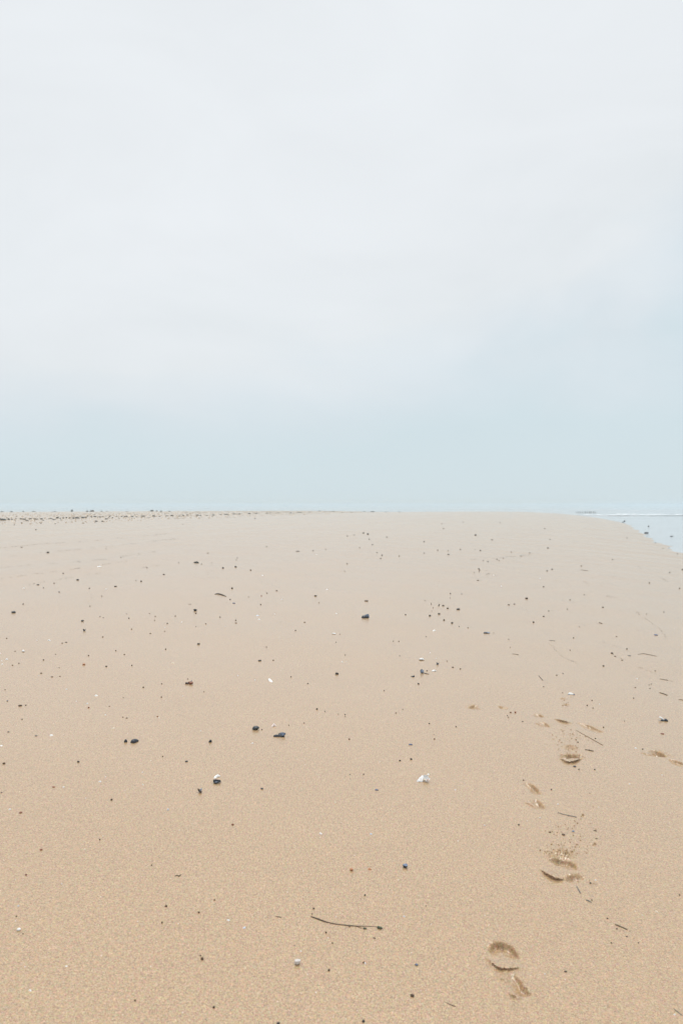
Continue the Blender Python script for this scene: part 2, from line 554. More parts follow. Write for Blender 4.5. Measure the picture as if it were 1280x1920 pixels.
# fourth, to its left: two oblique walls
scarp([(986, 1467), (997, 1471), (1007, 1479), (1014, 1490)], 'far', 0.013, 0.07, 0.012, 0, 0.002, 58)
scarp([(1007, 1499), (1014, 1506), (1022, 1517)], 'far', 0.012, 0.06, 0.015, 0, 0.003, 62)
scarp([(983, 1504), (996, 1511), (1008, 1517)], 'near', 0.004, 0.05, 0.004, 0.002, 0.001, 66)
# fainter ones further on
scarp([(1003, 1338), (1012, 1340), (1020, 1345)], 'far', 0.010, 0.09, 0.012, 0, 0.002, 70)
scarp([(1019, 1354), (1025, 1358), (1031, 1364)], 'far', 0.010, 0.07, 0.012, 0, 0.002, 74)
scarp([(1003, 1356), (1012, 1360), (1020, 1363)], 'near', 0.004, 0.07, 0.004, 0.002, 0.001, 78)
scarp([(1038, 1348), (1045, 1351), (1056, 1354), (1072, 1357)], 'near', 0.009, 0.10, 0.003, 0.010, 0.0, 82)
scarp([(1084, 1355), (1097, 1358), (1110, 1363), (1124, 1370), (1132, 1373)], 'far', 0.009, 0.12, 0.010, 0, 0.002, 86)
scarp([(876, 1328), (882, 1325), (888, 1322), (898, 1324)], 'far', 0.010, 0.12, 0.010, 0, 0.003, 90)
scarp([(932, 1325), (942, 1325), (952, 1326)], 'far', 0.010, 0.10, 0.010, 0, 0.002, 94)
scarp([(1048, 1311), (1054, 1308), (1062, 1311)], 'far', 0.006, 0.12, 0.012, 0, 0.002, 98)
scarp([(1055, 1322), (1061, 1320), (1067, 1322)], 'far', 0.006, 0.12, 0.012, 0, 0.002, 99)
scarp([(1223, 1406), (1233, 1409), (1241, 1413), (1250, 1420)], 'far', 0.022, 0.12, 0.016, 0, 0.004, 102)
scarp([(1252, 1423), (1263, 1425), (1274, 1429), (1290, 1436)], 'far', 0.012, 0.10, 0.008, 0, 0.001, 106)
scarp([(1200, 1411), (1212, 1415), (1224, 1417)], 'near', 0.003, 0.1, 0.004, 0.002, 0.002, 110)
DZ += 0.0006 * vnoise(FX, FY, 120, 60)
Z[fine_i] += DZ
Yd = Y.copy()
Yd[fine_i] += DY
nx, ny = X.shape
sand_v = np.stack([X.ravel(), Yd.ravel(), Z.ravel()], 1)
sand = link('sand', mesh_np('sand', sand_v, grid_faces(nx, ny), M_SAND), kind='structure')
broken = np.zeros_like(Z)
broken[fine_i] = MATT
sand.data.attributes.new('broken', 'FLOAT', 'POINT').data.foreach_set('value', broken.ravel().astype(np.float32))
turned_shade = np.zeros_like(Z)
turned_shade[fine_i] = TURN_SHADE
sand.data.attributes.new('turned_shade', 'FLOAT', 'POINT').data.foreach_set('value', turned_shade.ravel().astype(np.float32))

# ------------------------------------------------------------------ the sea
wx = np.concatenate([np.linspace(-6000, -500, 12), np.linspace(-420, 10, 60), np.arange(12, 150, 1.5), np.linspace(155, 400, 30), np.linspace(500, 6000, 14)])
wy = np.concatenate([np.linspace(-400, 0, 10), np.arange(4, 60, 1.0), np.arange(60, 330, 0.4), np.linspace(335, 700, 60), np.linspace(800, 9000, 30)])
WXg, WYg = np.meshgrid(wx, wy, indexing='ij')
WZg = np.full_like(WXg, WZ)


def wnoise(x, sc, seed):
    r = np.random.default_rng(seed).uniform(-1, 1, 400)
    t = x * sc + 200
    i = np.floor(t).astype(int)
    f = t - i
    f = f * f * (3 - 2 * f)
    return r[i % 400] * (1 - f) + r[(i + 1) % 400] * f


WAVES = [(138, 0.10, 0.30, 0.9), (163, 0.06, 0.10, 1.2), (186, 0.10, 0.13, 1.5), (121, 0.02, 0.05, 1.0), (108, 0.03, 0.045, 0.9), (98, -0.02, 0.035, 0.8),
         (88, 0.02, 0.03, 0.7), (215, 0.05, 0.14, 2), (250, 0.08, 0.16, 2), (300, 0.05, 0.18, 2.5)]
for i, (y0, sl, h, wd) in enumerate(WAVES):
    yc = y0 + sl * WXg + 2.2 * wnoise(WXg, 0.05, i) + 0.7 * wnoise(WXg, 0.2, i + 50)
    t = (WYg - yc) / wd
    amp = h * np.clip(0.75 + 0.5 * wnoise(WXg, 0.06, i + 90), 0.1, 1.3) * ss(26, 46, WXg) * (1 - ss(300, 420, WXg))
    WZg += amp * np.where(t < 0, np.exp(-(t / 0.6) ** 2), np.exp(-(t / 1.6) ** 2))
sea = link('sea_water', mesh_np('sea_water', np.stack([WXg.ravel(), WYg.ravel(), WZg.ravel()], 1), grid_faces(*WXg.shape), M_WATER), kind='structure')

# the steep face of the wave nearest the shore: its shade painted in as a darker water colour
wxs = np.arange(44, 170, 0.5)
y0, sl, h, wd = WAVES[0]
wyc = y0 + sl * wxs + 2.2 * wnoise(wxs, 0.05, 0) + 0.7 * wnoise(wxs, 0.2, 50)
wh = 1.5 * h * np.clip(0.75 + 0.5 * wnoise(wxs, 0.06, 90), 0.25, 1.2) * ss(44, 62, wxs)
wv = []
for k in range(5):
    t = k / 4
    wv.append(np.stack([wxs, wyc - 0.75 + 0.7 * t ** 1.5, WZ + 0.01 + wh * (0.05 + 0.95 * t)], 1))
wv.append(np.stack([wxs, wyc + 0.25, WZ + wh * 0.9], 1))
wv = np.concatenate([a[:, None, :] for a in wv], 1).reshape(-1, 3)
link('breaking_wave', mesh_np('breaking_wave', wv, grid_faces(len(wxs), 6), M['waveface']), label='long low wave with a dark steep face running in from the sea', cat='wave', kind='structure')

# foam along the crest of the breaking wave and along the swash edge
fv, ff = [], []


def lump(c, sx, sy, sz, seed):
    r = np.random.default_rng(seed)
    a = np.linspace(0, 2 * np.pi, 6, endpoint=False) + r.uniform(0, 1)
    k = len(fv)
    for j in a:
        q = r.uniform(0.7, 1.2)
        fv.append((c[0] + math.cos(j) * sx * q, c[1] + math.sin(j) * sy * q, c[2] - sz * 0.4))
    for j in a:
        q = r.uniform(0.4, 0.75)
        fv.append((c[0] + math.cos(j) * sx * q, c[1] + math.sin(j) * sy * q, c[2] + sz * r.uniform(0.4, 0.7)))
    fv.append((c[0], c[1], c[2] + sz * 0.8))
    for j in range(6):
        n = (j + 1) % 6
        ff.append((k + j, k + n, k + 6 + n))
        ff.append((k + j, k + 6 + n, k + 6 + j))
        ff.append((k + 6 + j, k + 6 + n, k + 12))


for i, (y0, sl, h, wd) in enumerate(WAVES[:3]):
    xx = 44 if i == 0 else 50
    while xx < 150:
        xx += rng.uniform(0.3, 1.1)
        if wnoise(np.array([xx]), 0.11, i + 300)[0] > (0.0 if i == 0 else 0.3):
            yc = y0 + sl * xx + 2.2 * wnoise(np.array([xx]), 0.05, i)[0] + 0.7 * wnoise(np.array([xx]), 0.2, i + 50)[0]
            lump((xx, yc + rng.uniform(0.5, 2.0), WZ + h * rng.uniform(0.5, 0.95)), rng.uniform(0.4, 1.0), rng.uniform(0.3, 0.9), rng.uniform(0.02, 0.06), int(rng.integers(1e9)))
foam = link('wave_foam', mesh_np('wave_foam', fv, ff, M['foam']), label='white foam along the breaking waves offshore', cat='foam', kind='stuff')


# ------------------------------------------------------------------ loose matter nobody could count
def lumps(name, pts, mats, label, cat):
    """pts: (x, y, z, size, flatness, material index)."""
    V, Fc, MI = [], [], []
    a6 = np.linspace(0, 2 * np.pi, 6, endpoint=False)
    for (x, y, z, s, fl, mi) in pts:
        k = len(V)
        ro = rng.uniform(0, 6.28)
        ex = rng.uniform(0.55, 1.0)
        cr, sr = math.cos(ro), math.sin(ro)
        for j in range(6):
            q = s * 0.5 * rng.uniform(0.75, 1.15)
            ux, uy = math.cos(a6[j]) * q, math.sin(a6[j]) * q * ex
            V.append((x + ux * cr - uy * sr, y + ux * sr + uy * cr, z - s * 0.12))
        for j in range(6):
            q = s * 0.5 * rng.uniform(0.5, 0.8)
            ux, uy = math.cos(a6[j]) * q, math.sin(a6[j]) * q * ex
            V.append((x + ux * cr - uy * sr, y + ux * sr + uy * cr, z + s * fl * rng.uniform(0.7, 1.0)))
        V.append((x, y, z + s * fl * 1.1))
        for j in range(6):
            n = (j + 1) % 6
            Fc += [(k + j, k + n, k + 6 + n), (k + j, k + 6 + n, k + 6 + j), (k + 6 + j, k + 6 + n, k + 12)]
            MI += [mi] * 3
    return link(name, mesh_np(name, V, Fc, mats, True, MI), label=label, cat=cat, kind='stuff')


def on_sand(x, y):
    return float(base(x, y))


pts = []
LINES = [[(0, 1027), (100, 1018), (150, 1016), (200, 1012), (320, 1000)], [(0, 1045), (70, 1037), (200, 1025), (330, 1010)], [(0, 1065), (60, 1059), (130, 1055), (200, 1048), (300, 1033)],
         [(0, 1086), (60, 1077), (130, 1068), (240, 1052)], [(30, 1101), (100, 1088), (200, 1072), (300, 1060)], [(1195, 1063), (1230, 1078), (1262, 1097)],
         [(1135, 1117), (1180, 1126), (1195, 1150), (1235, 1178), (1250, 1198)], [(1026, 1203), (1040, 1218), (1052, 1231), (1080, 1243)], [(1195, 1250), (1225, 1262), (1258, 1277)],
         [(1128, 1203), (1160, 1213)], [(1144, 1223), (1152, 1230), (1170, 1238)], [(880, 1050), (1000, 1040)], [(1085, 1085), (1110, 1100)]]
for L in LINES:
    P = np.array(L, float)
    d = np.concatenate([[0], np.cumsum(np.hypot(*np.diff(P, axis=0).T))])
    far = P[:, 1].mean() < 1110
    n = int(d[-1] * (0.65 if far else 0.75))
    for q in rng.uniform(0, d[-1], n):
        px, py = np.interp(q, d, P[:, 0]), np.interp(q, d, P[:, 1])
        if vnoise(np.array([px]), np.array([py]), 77, 0.07)[0] < -0.25:
            continue
        g, dd = ground(px + rng.normal(0, 1.2), py + rng.normal(0, 0.6))
        pts.append((g.x, g.y, g.z, dd / F * rng.uniform(0.8, 1.9), 0.25, int(rng.choice([0, 1, 1, 2]))))
CL = [(385, 1075, 30, 10, 40), (500, 1103, 22, 20, 38), (175, 1114, 20, 10, 22), (62, 1141, 28, 9, 26), (300, 1155, 20, 14, 14), (820, 1132, 26, 14, 24), (200, 1072, 60, 8, 30), (700, 1030, 60, 26, 34),
      (930, 1060, 60, 20, 36), (560, 1080, 90, 22, 40), (1060, 1095, 90, 22, 44), (1000, 1140, 120, 26, 40), (480, 1160, 120, 30, 30), (1180, 1260, 60, 24, 26), (975, 1345, 30, 9, 16), (250, 1125, 160, 26, 60),
      (1100, 1180, 90, 20, 24), (640, 1050, 400, 34, 110), (900, 1000, 200, 18, 46), (420, 1010, 220, 20, 40), (1180, 1300, 60, 20, 16)]
for (px, py, rx, ry, n) in CL:
    for _ in range(n):
        g, dd = ground(px + rng.normal(0, rx * 0.7), max(972, py + rng.normal(0, ry * 0.7)))
        if g.x < shore_x(g.y) - 0.6:
            pts.append((g.x, g.y, g.z, dd / F * rng.uniform(0.6, 1.5), 0.28, int(rng.choice([0, 1, 1, 2, 2]))))
for _ in range(900):
    y = 2.2 + 26 * rng.uniform() ** 1.5
    x = rng.uniform(-0.5, 0.5) * y
    if x < shore_x(y) - 1:
        pts.append((x, y, on_sand(x, y), rng.uniform(0.0018, 0.0042) * (1 + y * 0.05), 0.3, int(rng.choice([0, 1, 1, 2]))))
lumps('fine_debris', pts, [M['weedbrown'], M['drift'], M['grey']], 'fine dark specks and crumbs of weed scattered and lined up over the sand', 'debris')
pts = []
for _ in range(900):
    y = 2.2 + 24 * rng.uniform() ** 1.4
    x = rng.uniform(-0.5, 0.5) * y
    if x < shore_x(y) - 1:
        pts.append((x, y, on_sand(x, y), rng.uniform(0.0018, 0.0042) * (1 + y * 0.04), 0.2, int(rng.choice([0, 0, 1]))))
lumps('shell_grit', pts, [M['white'], M['cream']], 'tiny white crumbs of broken shell strewn over the sand', 'shell grit')
# crumbs of sand thrown up by the walker, and pits
pts = []


def sand_z(x, y):
    i = min(max(int(np.searchsorted(xs, x)), 0), nx - 1)
    j = min(max(int(np.searchsorted(ys, y)), 0), ny - 1)
    return float(Z[i, j])


for (px, py, rx, ry, n, s0) in [(1070, 1563, 34, 22, 95, 0.0075), (1055, 1590, 24, 12, 60, 0.008), (1055, 1604, 22, 7, 70, 0.008), (1093, 1597, 12, 5, 10, 0.009), (1056, 1380, 14, 14, 60, 0.0085),
                                (1072, 1398, 22, 8, 40, 0.008), (1068, 1406, 14, 5, 45, 0.007), (1060, 1318, 12, 10, 22, 0.009), (1105, 1655, 14, 6, 10, 0.006), (1085, 1385, 22, 14, 28, 0.008), (985, 1862, 20, 18, 22, 0.005)]:
    for _ in range(int(n * 0.9)):
        g, dd = ground(px + rng.normal(0, rx * 0.75), py + rng.normal(0, ry * 0.75))
        pts.append((g.x, g.y, sand_z(g.x, g.y), s0 * 0.60 * math.exp(rng.normal(0.1, 0.38)), rng.uniform(0.32, 0.55), 0))
lumps('sand_crumbs', pts, [M['dampsand']], 'crumbs of damp sand kicked up behind the footprints', 'sand crumbs')
# shingle on the berm beyond the wrack line
pts = []
for _ in range(5200):
    y = rng.uniform(40, 135)
    s = 36 + rng.normal(8, 8)
    x = float(shore_x(y)) - s / 0.965
    if abs(x) > y * 0.52 or s < 33:
        continue
    pts.append((x, y, on_sand(x, y), rng.uniform(0.04, 0.15), 0.35, int(rng.choice([0] * 12 + [2] * 5 + [1, 3]))))
lumps('berm_shingle', pts, [M['shingle'], M['brown'], M['cream'], M['weedbrown']], 'tan shingle and broken shell covering the low berm at the skyline', 'shingle')


# ------------------------------------------------------------------ shared shapes, each fitted to a unit box standing on z = 0
def unit(v):
    v = np.asarray(v, float)
    lo, hi = v.min(0), v.max(0)
    v = (v - (lo + hi) / 2) / (hi - lo)
    v[:, 2] += 0.5
    return v


def pebble_mesh(name, seed, mat, sub=2, amp=0.22, flat=False):
    bm = bmesh.new()
    bmesh.ops.create_icosphere(bm, subdivisions=sub, radius=1)
    o = Vector((seed * 3.7, seed * 1.3, seed * 0.9))
    v = []
    for p in bm.verts:
        q = p.co.normalized()
        r = 1 + amp * mnoise.noise(q * 1.1 + o) * 1.6 + amp * 0.45 * mnoise.noise(q * 2.7 + o)
        v.append(q * r)
    bm.verts.index_update()
    f = [[x.index for x in k.verts] for k in bm.faces]
    bm.free()
    return mesh_np(name, unit(v), f, mat, not flat)


def chip_mesh(name, seed, mat, dome=0.35, outline=None, curl=0.0, thick=0.08, rough=0.05, rings=6, segs=28, inner=None):
    """A curved flake of shell with an uneven outline and real thickness."""
    r0 = np.random.default_rng(seed)
    a = np.linspace(0, 2 * np.pi, segs, endpoint=False)
    if outline is None:
        ph = r0.uniform(0, 6.28, 4)
        rad = 1 + 0.22 * np.sin(a + ph[0]) + 0.16 * np.sin(2 * a + ph[1]) + 0.10 * np.sin(3 * a + ph[2]) + 0.07 * np.sin(5 * a + ph[3])
        ox, oy = np.cos(a) * rad, np.sin(a) * rad * r0.uniform(0.6, 0.85)
    else:
        P = np.array(outline + outline[:1], float)
        d = np.concatenate([[0], np.cumsum(np.hypot(*np.diff(P, axis=0).T))])
        q = np.linspace(0, d[-1], segs, endpoint=False)
        ox, oy = np.interp(q, d, P[:, 0]), np.interp(q, d, P[:, 1])
        ox, oy = ox - ox.mean(), oy - oy.mean()
        m = max(np.abs(ox).max(), np.abs(oy).max())
        ox, oy = ox / m, oy / m
    V = []
    for side in (0, 1):
        for k in range(1, rings + 1):
            t = k / rings
            for j in range(segs):
                x, y = ox[j] * t, oy[j] * t
                z = dome * (1 - t * t) + curl * x * x + rough * mnoise.noise(Vector((x * 2.5 + seed, y * 2.5, seed * 0.7)))
                V.append((x * (1 - 0.03 * side), y * (1 - 0.03 * side), z - side * thick * (1 - 0.5 * t)))
        V.append((0, 0, dome - side * thick))
    n = rings * segs + 1
    Fq, MI = [], []
    for side in (0, 1):
        b = side * n
        for j in range(segs):
            j2 = (j + 1) % segs
            tri = [b + n - 1, b + j, b + j2]
            Fq.append(tri[::-1] if side else tri)
            MI.append(side)
            for k in range(rings - 1):
                q = [b + k * segs + j, b + (k + 1) * segs + j, b + (k + 1) * segs + j2, b + k * segs + j2]
                for t3 in ((q[0], q[1], q[2]), (q[0], q[2], q[3])):
                    Fq.append(list(t3)[::-1] if side else list(t3))
                    MI.append(side)
    e = (rings - 1) * segs
    for j in range(segs):
        j2 = (j + 1) % segs
        Fq += [[e + j, n + e + j, n + e + j2], [e + j, n + e + j2, e + j2]]
        MI += [0, 0]
    mats = [mat, inner or mat]
    return mesh_np(name, unit(V), Fq, mats, True, MI)


def valve_mesh(name, seed, outer=None, inner=None, cup=False, chipped=0.0):
    """One mussel valve, beak at -x, hollow below (or above when cup)."""
    nu, nv = 26, 17
    V = []
    for side in (0, 1):
        for i in range(nu):
            t = i / (nu - 1)
            w = 0.25 * (math.sin(math.pi * min(1, max(0.0, t)) ** 0.62)) ** 0.62 if 0 < t < 1 else 0.004
            yc = 0.06 * math.sin(math.pi * t) - 0.03
            for j in range(nv):
                s = -1 + 2 * j / (nv - 1)
                k = 1 - 0.10 * side
                z = 0.21 * (max(0, 1 - abs(s) ** 2.2)) ** 0.6 * (w / 0.25) ** 0.8 * k
                z += 0.006 * math.sin(t * 40) * (1 - abs(s)) * (1 - side)
                if chipped and t > 0.8:
                    z += chipped * mnoise.noise(Vector((s * 3 + seed, t * 9, 0)))
                V.append(((t - 0.5) * (1 - 0.02 * side), yc + s * w * k, z + 0.004 * (1 - side)))
    f = grid_faces(nu, nv)
    n = nu * nv
    F2 = [list(q) for q in f] + [list(q[::-1] + n) for q in f]
    MI = [0] * len(f) + [1] * len(f)
    rim = [i * nv for i in range(nu)] + [(nu - 1) * nv + j for j in range(1, nv)] + [i * nv + nv - 1 for i in range(nu - 2, -1, -1)] + [j for j in range(nv - 2, 0, -1)]
    for a, b in zip(rim, rim[1:] + rim[:1]):
        F2.append([b, a, a + n, b + n])
        MI.append(0)
    V = np.array(V)
    if cup:
        V[:, 2] *= -1
        V[:, 1] *= -1
    return mesh_np(name, unit(V), F2, [outer or M['mussel'], inner or M['nacre']], True, MI)


def strip_mesh(name, seed, mat, n=26):
    """A clump of tangled seaweed: strap fronds lying over a low uneven heap."""
    r = np.random.default_rng(seed)
    V, Fq = [], []
    bm = bmesh.new()
    bmesh.ops.create_icosphere(bm, subdivisions=3, radius=1)
    bm.verts.index_update()
    for p in bm.verts:
        q = p.co.normalized()
        k = 1 + 0.6 * mnoise.noise(q * 1.6 + Vector((seed, 0, 0))) + 0.35 * mnoise.noise(q * 4 + Vector((0, seed, 0)))
        V.append((q.x * 0.36 * k, q.y * 0.30 * k, max(-0.02, q.z * 0.17 * k)))
    for f in bm.faces:
        a = [x.index for x in f.verts]
        Fq.append(a)
    bm.free()
    for _ in range(n):
        k = len(V)
        x, y = r.uniform(-0.34, 0.34), r.uniform(-0.25, 0.25)
        a = r.uniform(0, 6.28)
        bend = r.uniform(-2.2, 2.2)
        L, w = r.uniform(0.2, 0.5), r.uniform(0.018, 0.05)
        z0 = r.uniform(0.02, 0.15)
        for i in range(7):
            t = i / 6
            z = z0 * (1 - t) + 0.06 * math.sin(t * 3.1) * r.uniform(0.4, 1.3) + 0.01
            wx, wy = -math.sin(a) * w * (1 - 0.6 * t), math.cos(a) * w * (1 - 0.6 * t)
            V += [(x + wx, y + wy, z), (x - wx, y - wy, z + r.uniform(-0.015, 0.02)), (x + wx, y + wy, z - 0.01), (x - wx, y - wy, z - 0.008)]
            x += math.cos(a) * L / 6
            y += math.sin(a) * L / 6
            a += bend / 6
        for i in range(6):
            b = k + i * 4
            for q in ((b, b + 4, b + 5, b + 1), (b + 2, b + 3, b + 7, b + 6), (b, b + 2, b + 6, b + 4), (b + 1, b + 5, b + 7, b + 3)):
                Fq += [(q[0], q[1], q[2]), (q[0], q[2], q[3])]
    return mesh_np(name, unit(V), Fq, mat, True)


def tube_mesh(name, pts, radii, mat, seg=9, lumpy=0.12, seed=0):
    P = [Vector(p) for p in pts]
    # resample with a little wobble
    dense, rad = [], []
    for i in range(len(P) - 1):
        n = 8
        for k in range(n):
            t = k / n
            dense.append(P[i].lerp(P[i + 1], t))
            rad.append(radii[i] * (1 - t) + radii[i + 1] * t)
    dense.append(P[-1])
    rad.append(radii[-1])
    for _ in range(4):
        dense = [dense[0]] + [(dense[i - 1] + dense[i] * 2 + dense[i + 1]) / 4 for i in range(1, len(dense) - 1)] + [dense[-1]]
    V, Fq = [], []
    for i, p in enumerate(dense):
        tn = (dense[min(i + 1, len(dense) - 1)] - dense[max(i - 1, 0)]).normalized()
        sd_ = tn.cross(Vector((0, 0, 1))).normalized()
        up = sd_.cross(tn)
        for j in range(seg):
            a = 2 * math.pi * j / seg
            r = rad[i] * (1 + lumpy * mnoise.noise(Vector((i * 0.9 + seed, math.cos(a), math.sin(a)))) * 2)
            V.append(p + sd_ * math.cos(a) * r + up * math.sin(a) * r)
    for i in range(len(dense) - 1):
        for j in range(seg):
            j2 = (j + 1) % seg
            q = (i * seg + j, i * seg + j2, (i + 1) * seg + j2, (i + 1) * seg + j)
            Fq += [(q[0], q[1], q[2]), (q[0], q[2], q[3])]
    a = len(V)
    V += [dense[0], dense[-1]]
    e = (len(dense) - 1) * seg
    for j in range(seg):
        j2 = (j + 1) % seg
        Fq += [(a, j2, j), (a + 1, e + j, e + j2)]
    return mesh_np(name, V, Fq, mat, True)


# thin sea mist: it dissolves the far water into the sky
hb = bmesh.new()
bmesh.ops.create_cube(hb, size=1)
hme = bpy.data.meshes.new('haze')
hb.to_mesh(hme)
hb.free()
mh = bpy.data.materials.new('haze')
mh.use_nodes = True
for n in list(mh.node_tree.nodes):
    if n.type != 'OUTPUT_MATERIAL':
        mh.node_tree.nodes.remove(n)
pv = N(mh.node_tree, 'ShaderNodeVolumePrincipled')
pv.inputs['Density'].default_value = 0.0024
pv.inputs['Color'].default_value = (0.715, 0.83, 0.885, 1)
mh.node_tree.links.new(pv.outputs[0], [n for n in mh.node_tree.nodes if n.type == 'OUTPUT_MATERIAL'][0].inputs['Volume'])
hme.materials.append(mh)
haze = link('haze', hme, kind='stuff')
haze.scale = (13000, 10500, 6.6)
haze.location = (0, 4500, -1.1)

#@@OBJECTS
# ------------------------------------------------------------------ prototypes
PEB = {}
for mat in ('black', 'dark', 'grey', 'brown', 'red', 'orange', 'blue', 'bluegrey', 'paleblue', 'white', 'cream', 'slate', 'stone'):
    PEB[mat] = [pebble_mesh('pebble_shape', s, M[mat], 2, 0.26) for s in (1, 2, 3, 4)]
CHIP = {}
for mat in ('white', 'cream', 'pink', 'orange', 'paleblue', 'blue', 'bluegrey'):
    CHIP[mat] = [chip_mesh('shell_chip', s, M[mat], dome=0.45, thick=0.10, rough=0.10) for s in (11, 12, 13, 14)]
VALVE = valve_mesh('mussel_valve', 1)
VALVE_CUP = valve_mesh('mussel_valve_upturned', 2, cup=True)
VALVE_BLUE = valve_mesh('mussel_valve_blue', 3, outer=M['blue'])
WEED = [strip_mesh('seaweed_heap', s, M['weed']) for s in (1, 2, 3)] + [strip_mesh('seaweed_heap', s, M['weedbrown']) for s in (4, 5)]

ORD = ('zeroth first second third fourth fifth sixth seventh eighth ninth tenth eleventh twelfth thirteenth fourteenth fifteenth sixteenth seventeenth eighteenth '
       'nineteenth twentieth').split()
for t in ('twenty', 'thirty', 'forty', 'fifty', 'sixty', 'seventy', 'eighty', 'ninety'):
    ORD += [t + '-' + x for x in ORD[1:10]] + [{'twenty': 'thirtieth', 'thirty': 'fortieth', 'forty': 'fiftieth', 'fifty': 'sixtieth', 'sixty': 'seventieth', 'seventy': 'eightieth', 'eighty': 'ninetieth', 'ninety': 'hundredth'}[t]]

LM = []          # things with a label of their own that small neighbours are located by


def mark(phrase, px, py):
    LM.append((phrase, px, py))


def mpp(px, py, z0=None):
    g, d = ground(px, py, z0)
    return g, d * CT / F


def put(name, me, px, py, L, Wd, Ht, rz=0.0, label=None, cat=None, group=None, sink=0.12, tilt=(0, 0), parent=None, z0=None):
    """Sizes in photo pixels at the thing's distance; rz turns it on the sand (degrees, 0 = length across the view)."""
    g, u = mpp(px, py, z0)
    o = link(name, me, label=label, cat=cat, group=group)
    o.location = g - Vector((0, 0, sink * Ht * u))
    o.scale = (L * u, Wd * u, Ht * u)
    o.rotation_euler = (math.radians(tilt[0]), math.radians(tilt[1]), math.radians(rz))
    return o


def pair(name, px, py, parts, label, cat, rz=0.0):
    """A thing of several valves: parts = (name, mesh, dx, dy, dz, L, W, H, (rx, ry, rz)) in photo pixels round the base point."""
    g, u = mpp(px, py)
    r = empty(name, g, label, cat)
    r.rotation_euler = (0, 0, math.radians(rz))
    for (pn, me, dx, dy, dz, L, Wd, Ht, rot) in parts:
        o = link(pn, me, parent=r)
        o.location = (dx * u, dy * u, dz * u)
        o.scale = (L * u, Wd * u, Ht * u)
        o.rotation_euler = tuple(math.radians(a) for a in rot)
    return r


# ------------------------------------------------------------------ shells one can tell apart
OYA = chip_mesh('oyster_flat', 31, M['oyster'], dome=0.22, thick=0.16, rough=0.28, rings=9, segs=40,
                outline=[(-1.0, -0.55), (-0.55, -0.05), (-0.05, 0.55), (0.35, 0.95), (0.75, 0.8), (0.7, 0.2), (0.5, -0.35), (0.1, -0.7), (-0.6, -0.75)])
OYB = chip_mesh('oyster_cup', 32, M['oyster'], dome=-0.75, thick=0.20, rough=0.30, rings=9, segs=40, curl=0.25)
pair('oyster_shell', 792, 1464, [
    ('flat_valve', OYA, -5.0, 2, 1.8, 17, 18, 5.0, (30, 8, 6)),
    ('cupped_valve', OYB, 6.5, 0, 1.4, 13, 13, 8.0, (34, 10, -8)),
    ('barnacle', PEB['white'][1], 10.5, 3, 9.0, 4.5, 4, 3.5, (10, 0, 20)),
    ('barnacle', PEB['cream'][2], 3.0, -3, 1.2, 6, 5, 3.5, (0, 0, 40)),
    ('barnacle', PEB['orange'][3], 9.5, -4.0, 1.2, 4.5, 4, 3.0, (0, 0, 0))],
    'ragged white and grey oyster shell, biggest shell on the open sand', 'oyster shell')
mark('the ragged white oyster shell', 792, 1459)

pair('mussel_shell', 407, 1468, [
    ('valve', valve_mesh('hollow_valve', 10, outer=M['mussel'], inner=M['mussel'], cup=True), 0, 0, -0.3, 14.5, 10, 5.0, (16, 0, 0)),
    ('valve', valve_mesh('sheen_valve', 12, outer=M['bluegrey'], inner=M['blue']), -0.5, -1.0, 1.6, 6.5, 2.4, 1.2, (35, 0, 4)),
    ('valve', VALVE, 5.0, 3.0, 1.2, 5.0, 4.5, 3.5, (0, 0, 70))],
    'glossy blue-black mussel shell lying hollow just below a white chip', 'mussel shell')
mark('the glossy blue-black mussel shell', 407, 1465)
c = chip_mesh('bent_chip', 41, M['white'], dome=0.5, thick=0.12, rough=0.12, outline=[(-1, -0.5), (-0.6, 0.15), (0.1, 0.25), (0.75, 0.6), (1.0, 0.35), (0.7, 0.0), (0.15, -0.2), (-0.4, -0.6)])
put('shell_fragment', c, 406.5, 1457, 15, 15, 4.8, 16, 'bright white bent shell chip just above the glossy blue-black mussel', 'shell fragment')

g1 = chip_mesh('grey_valve', 42, M['bluegrey'], dome=0.5, thick=0.12, rough=0.06, inner=M['paleblue'])
g2 = chip_mesh('brown_valve', 43, M['brown'], dome=0.5, thick=0.12, rough=0.06, inner=M['bluegrey'])
pair('mussel_shell', 375, 1486, [
    ('valve', g2, -2.6, 1, 3.0, 9.5, 6, 3.0, (20, 62, 20)),
    ('valve', g1, 2.6, 0, 3.8, 9, 5.5, 3.2, (25, -70, -10)),
    ('hinge', PEB['brown'][0], 1.6, -1.5, 0.2, 6, 4, 3, (0, 0, 0))],
    'small grey-brown mussel standing open in a V below the white chip', 'mussel shell')
mark('the V-shaped standing mussel', 375, 1483)

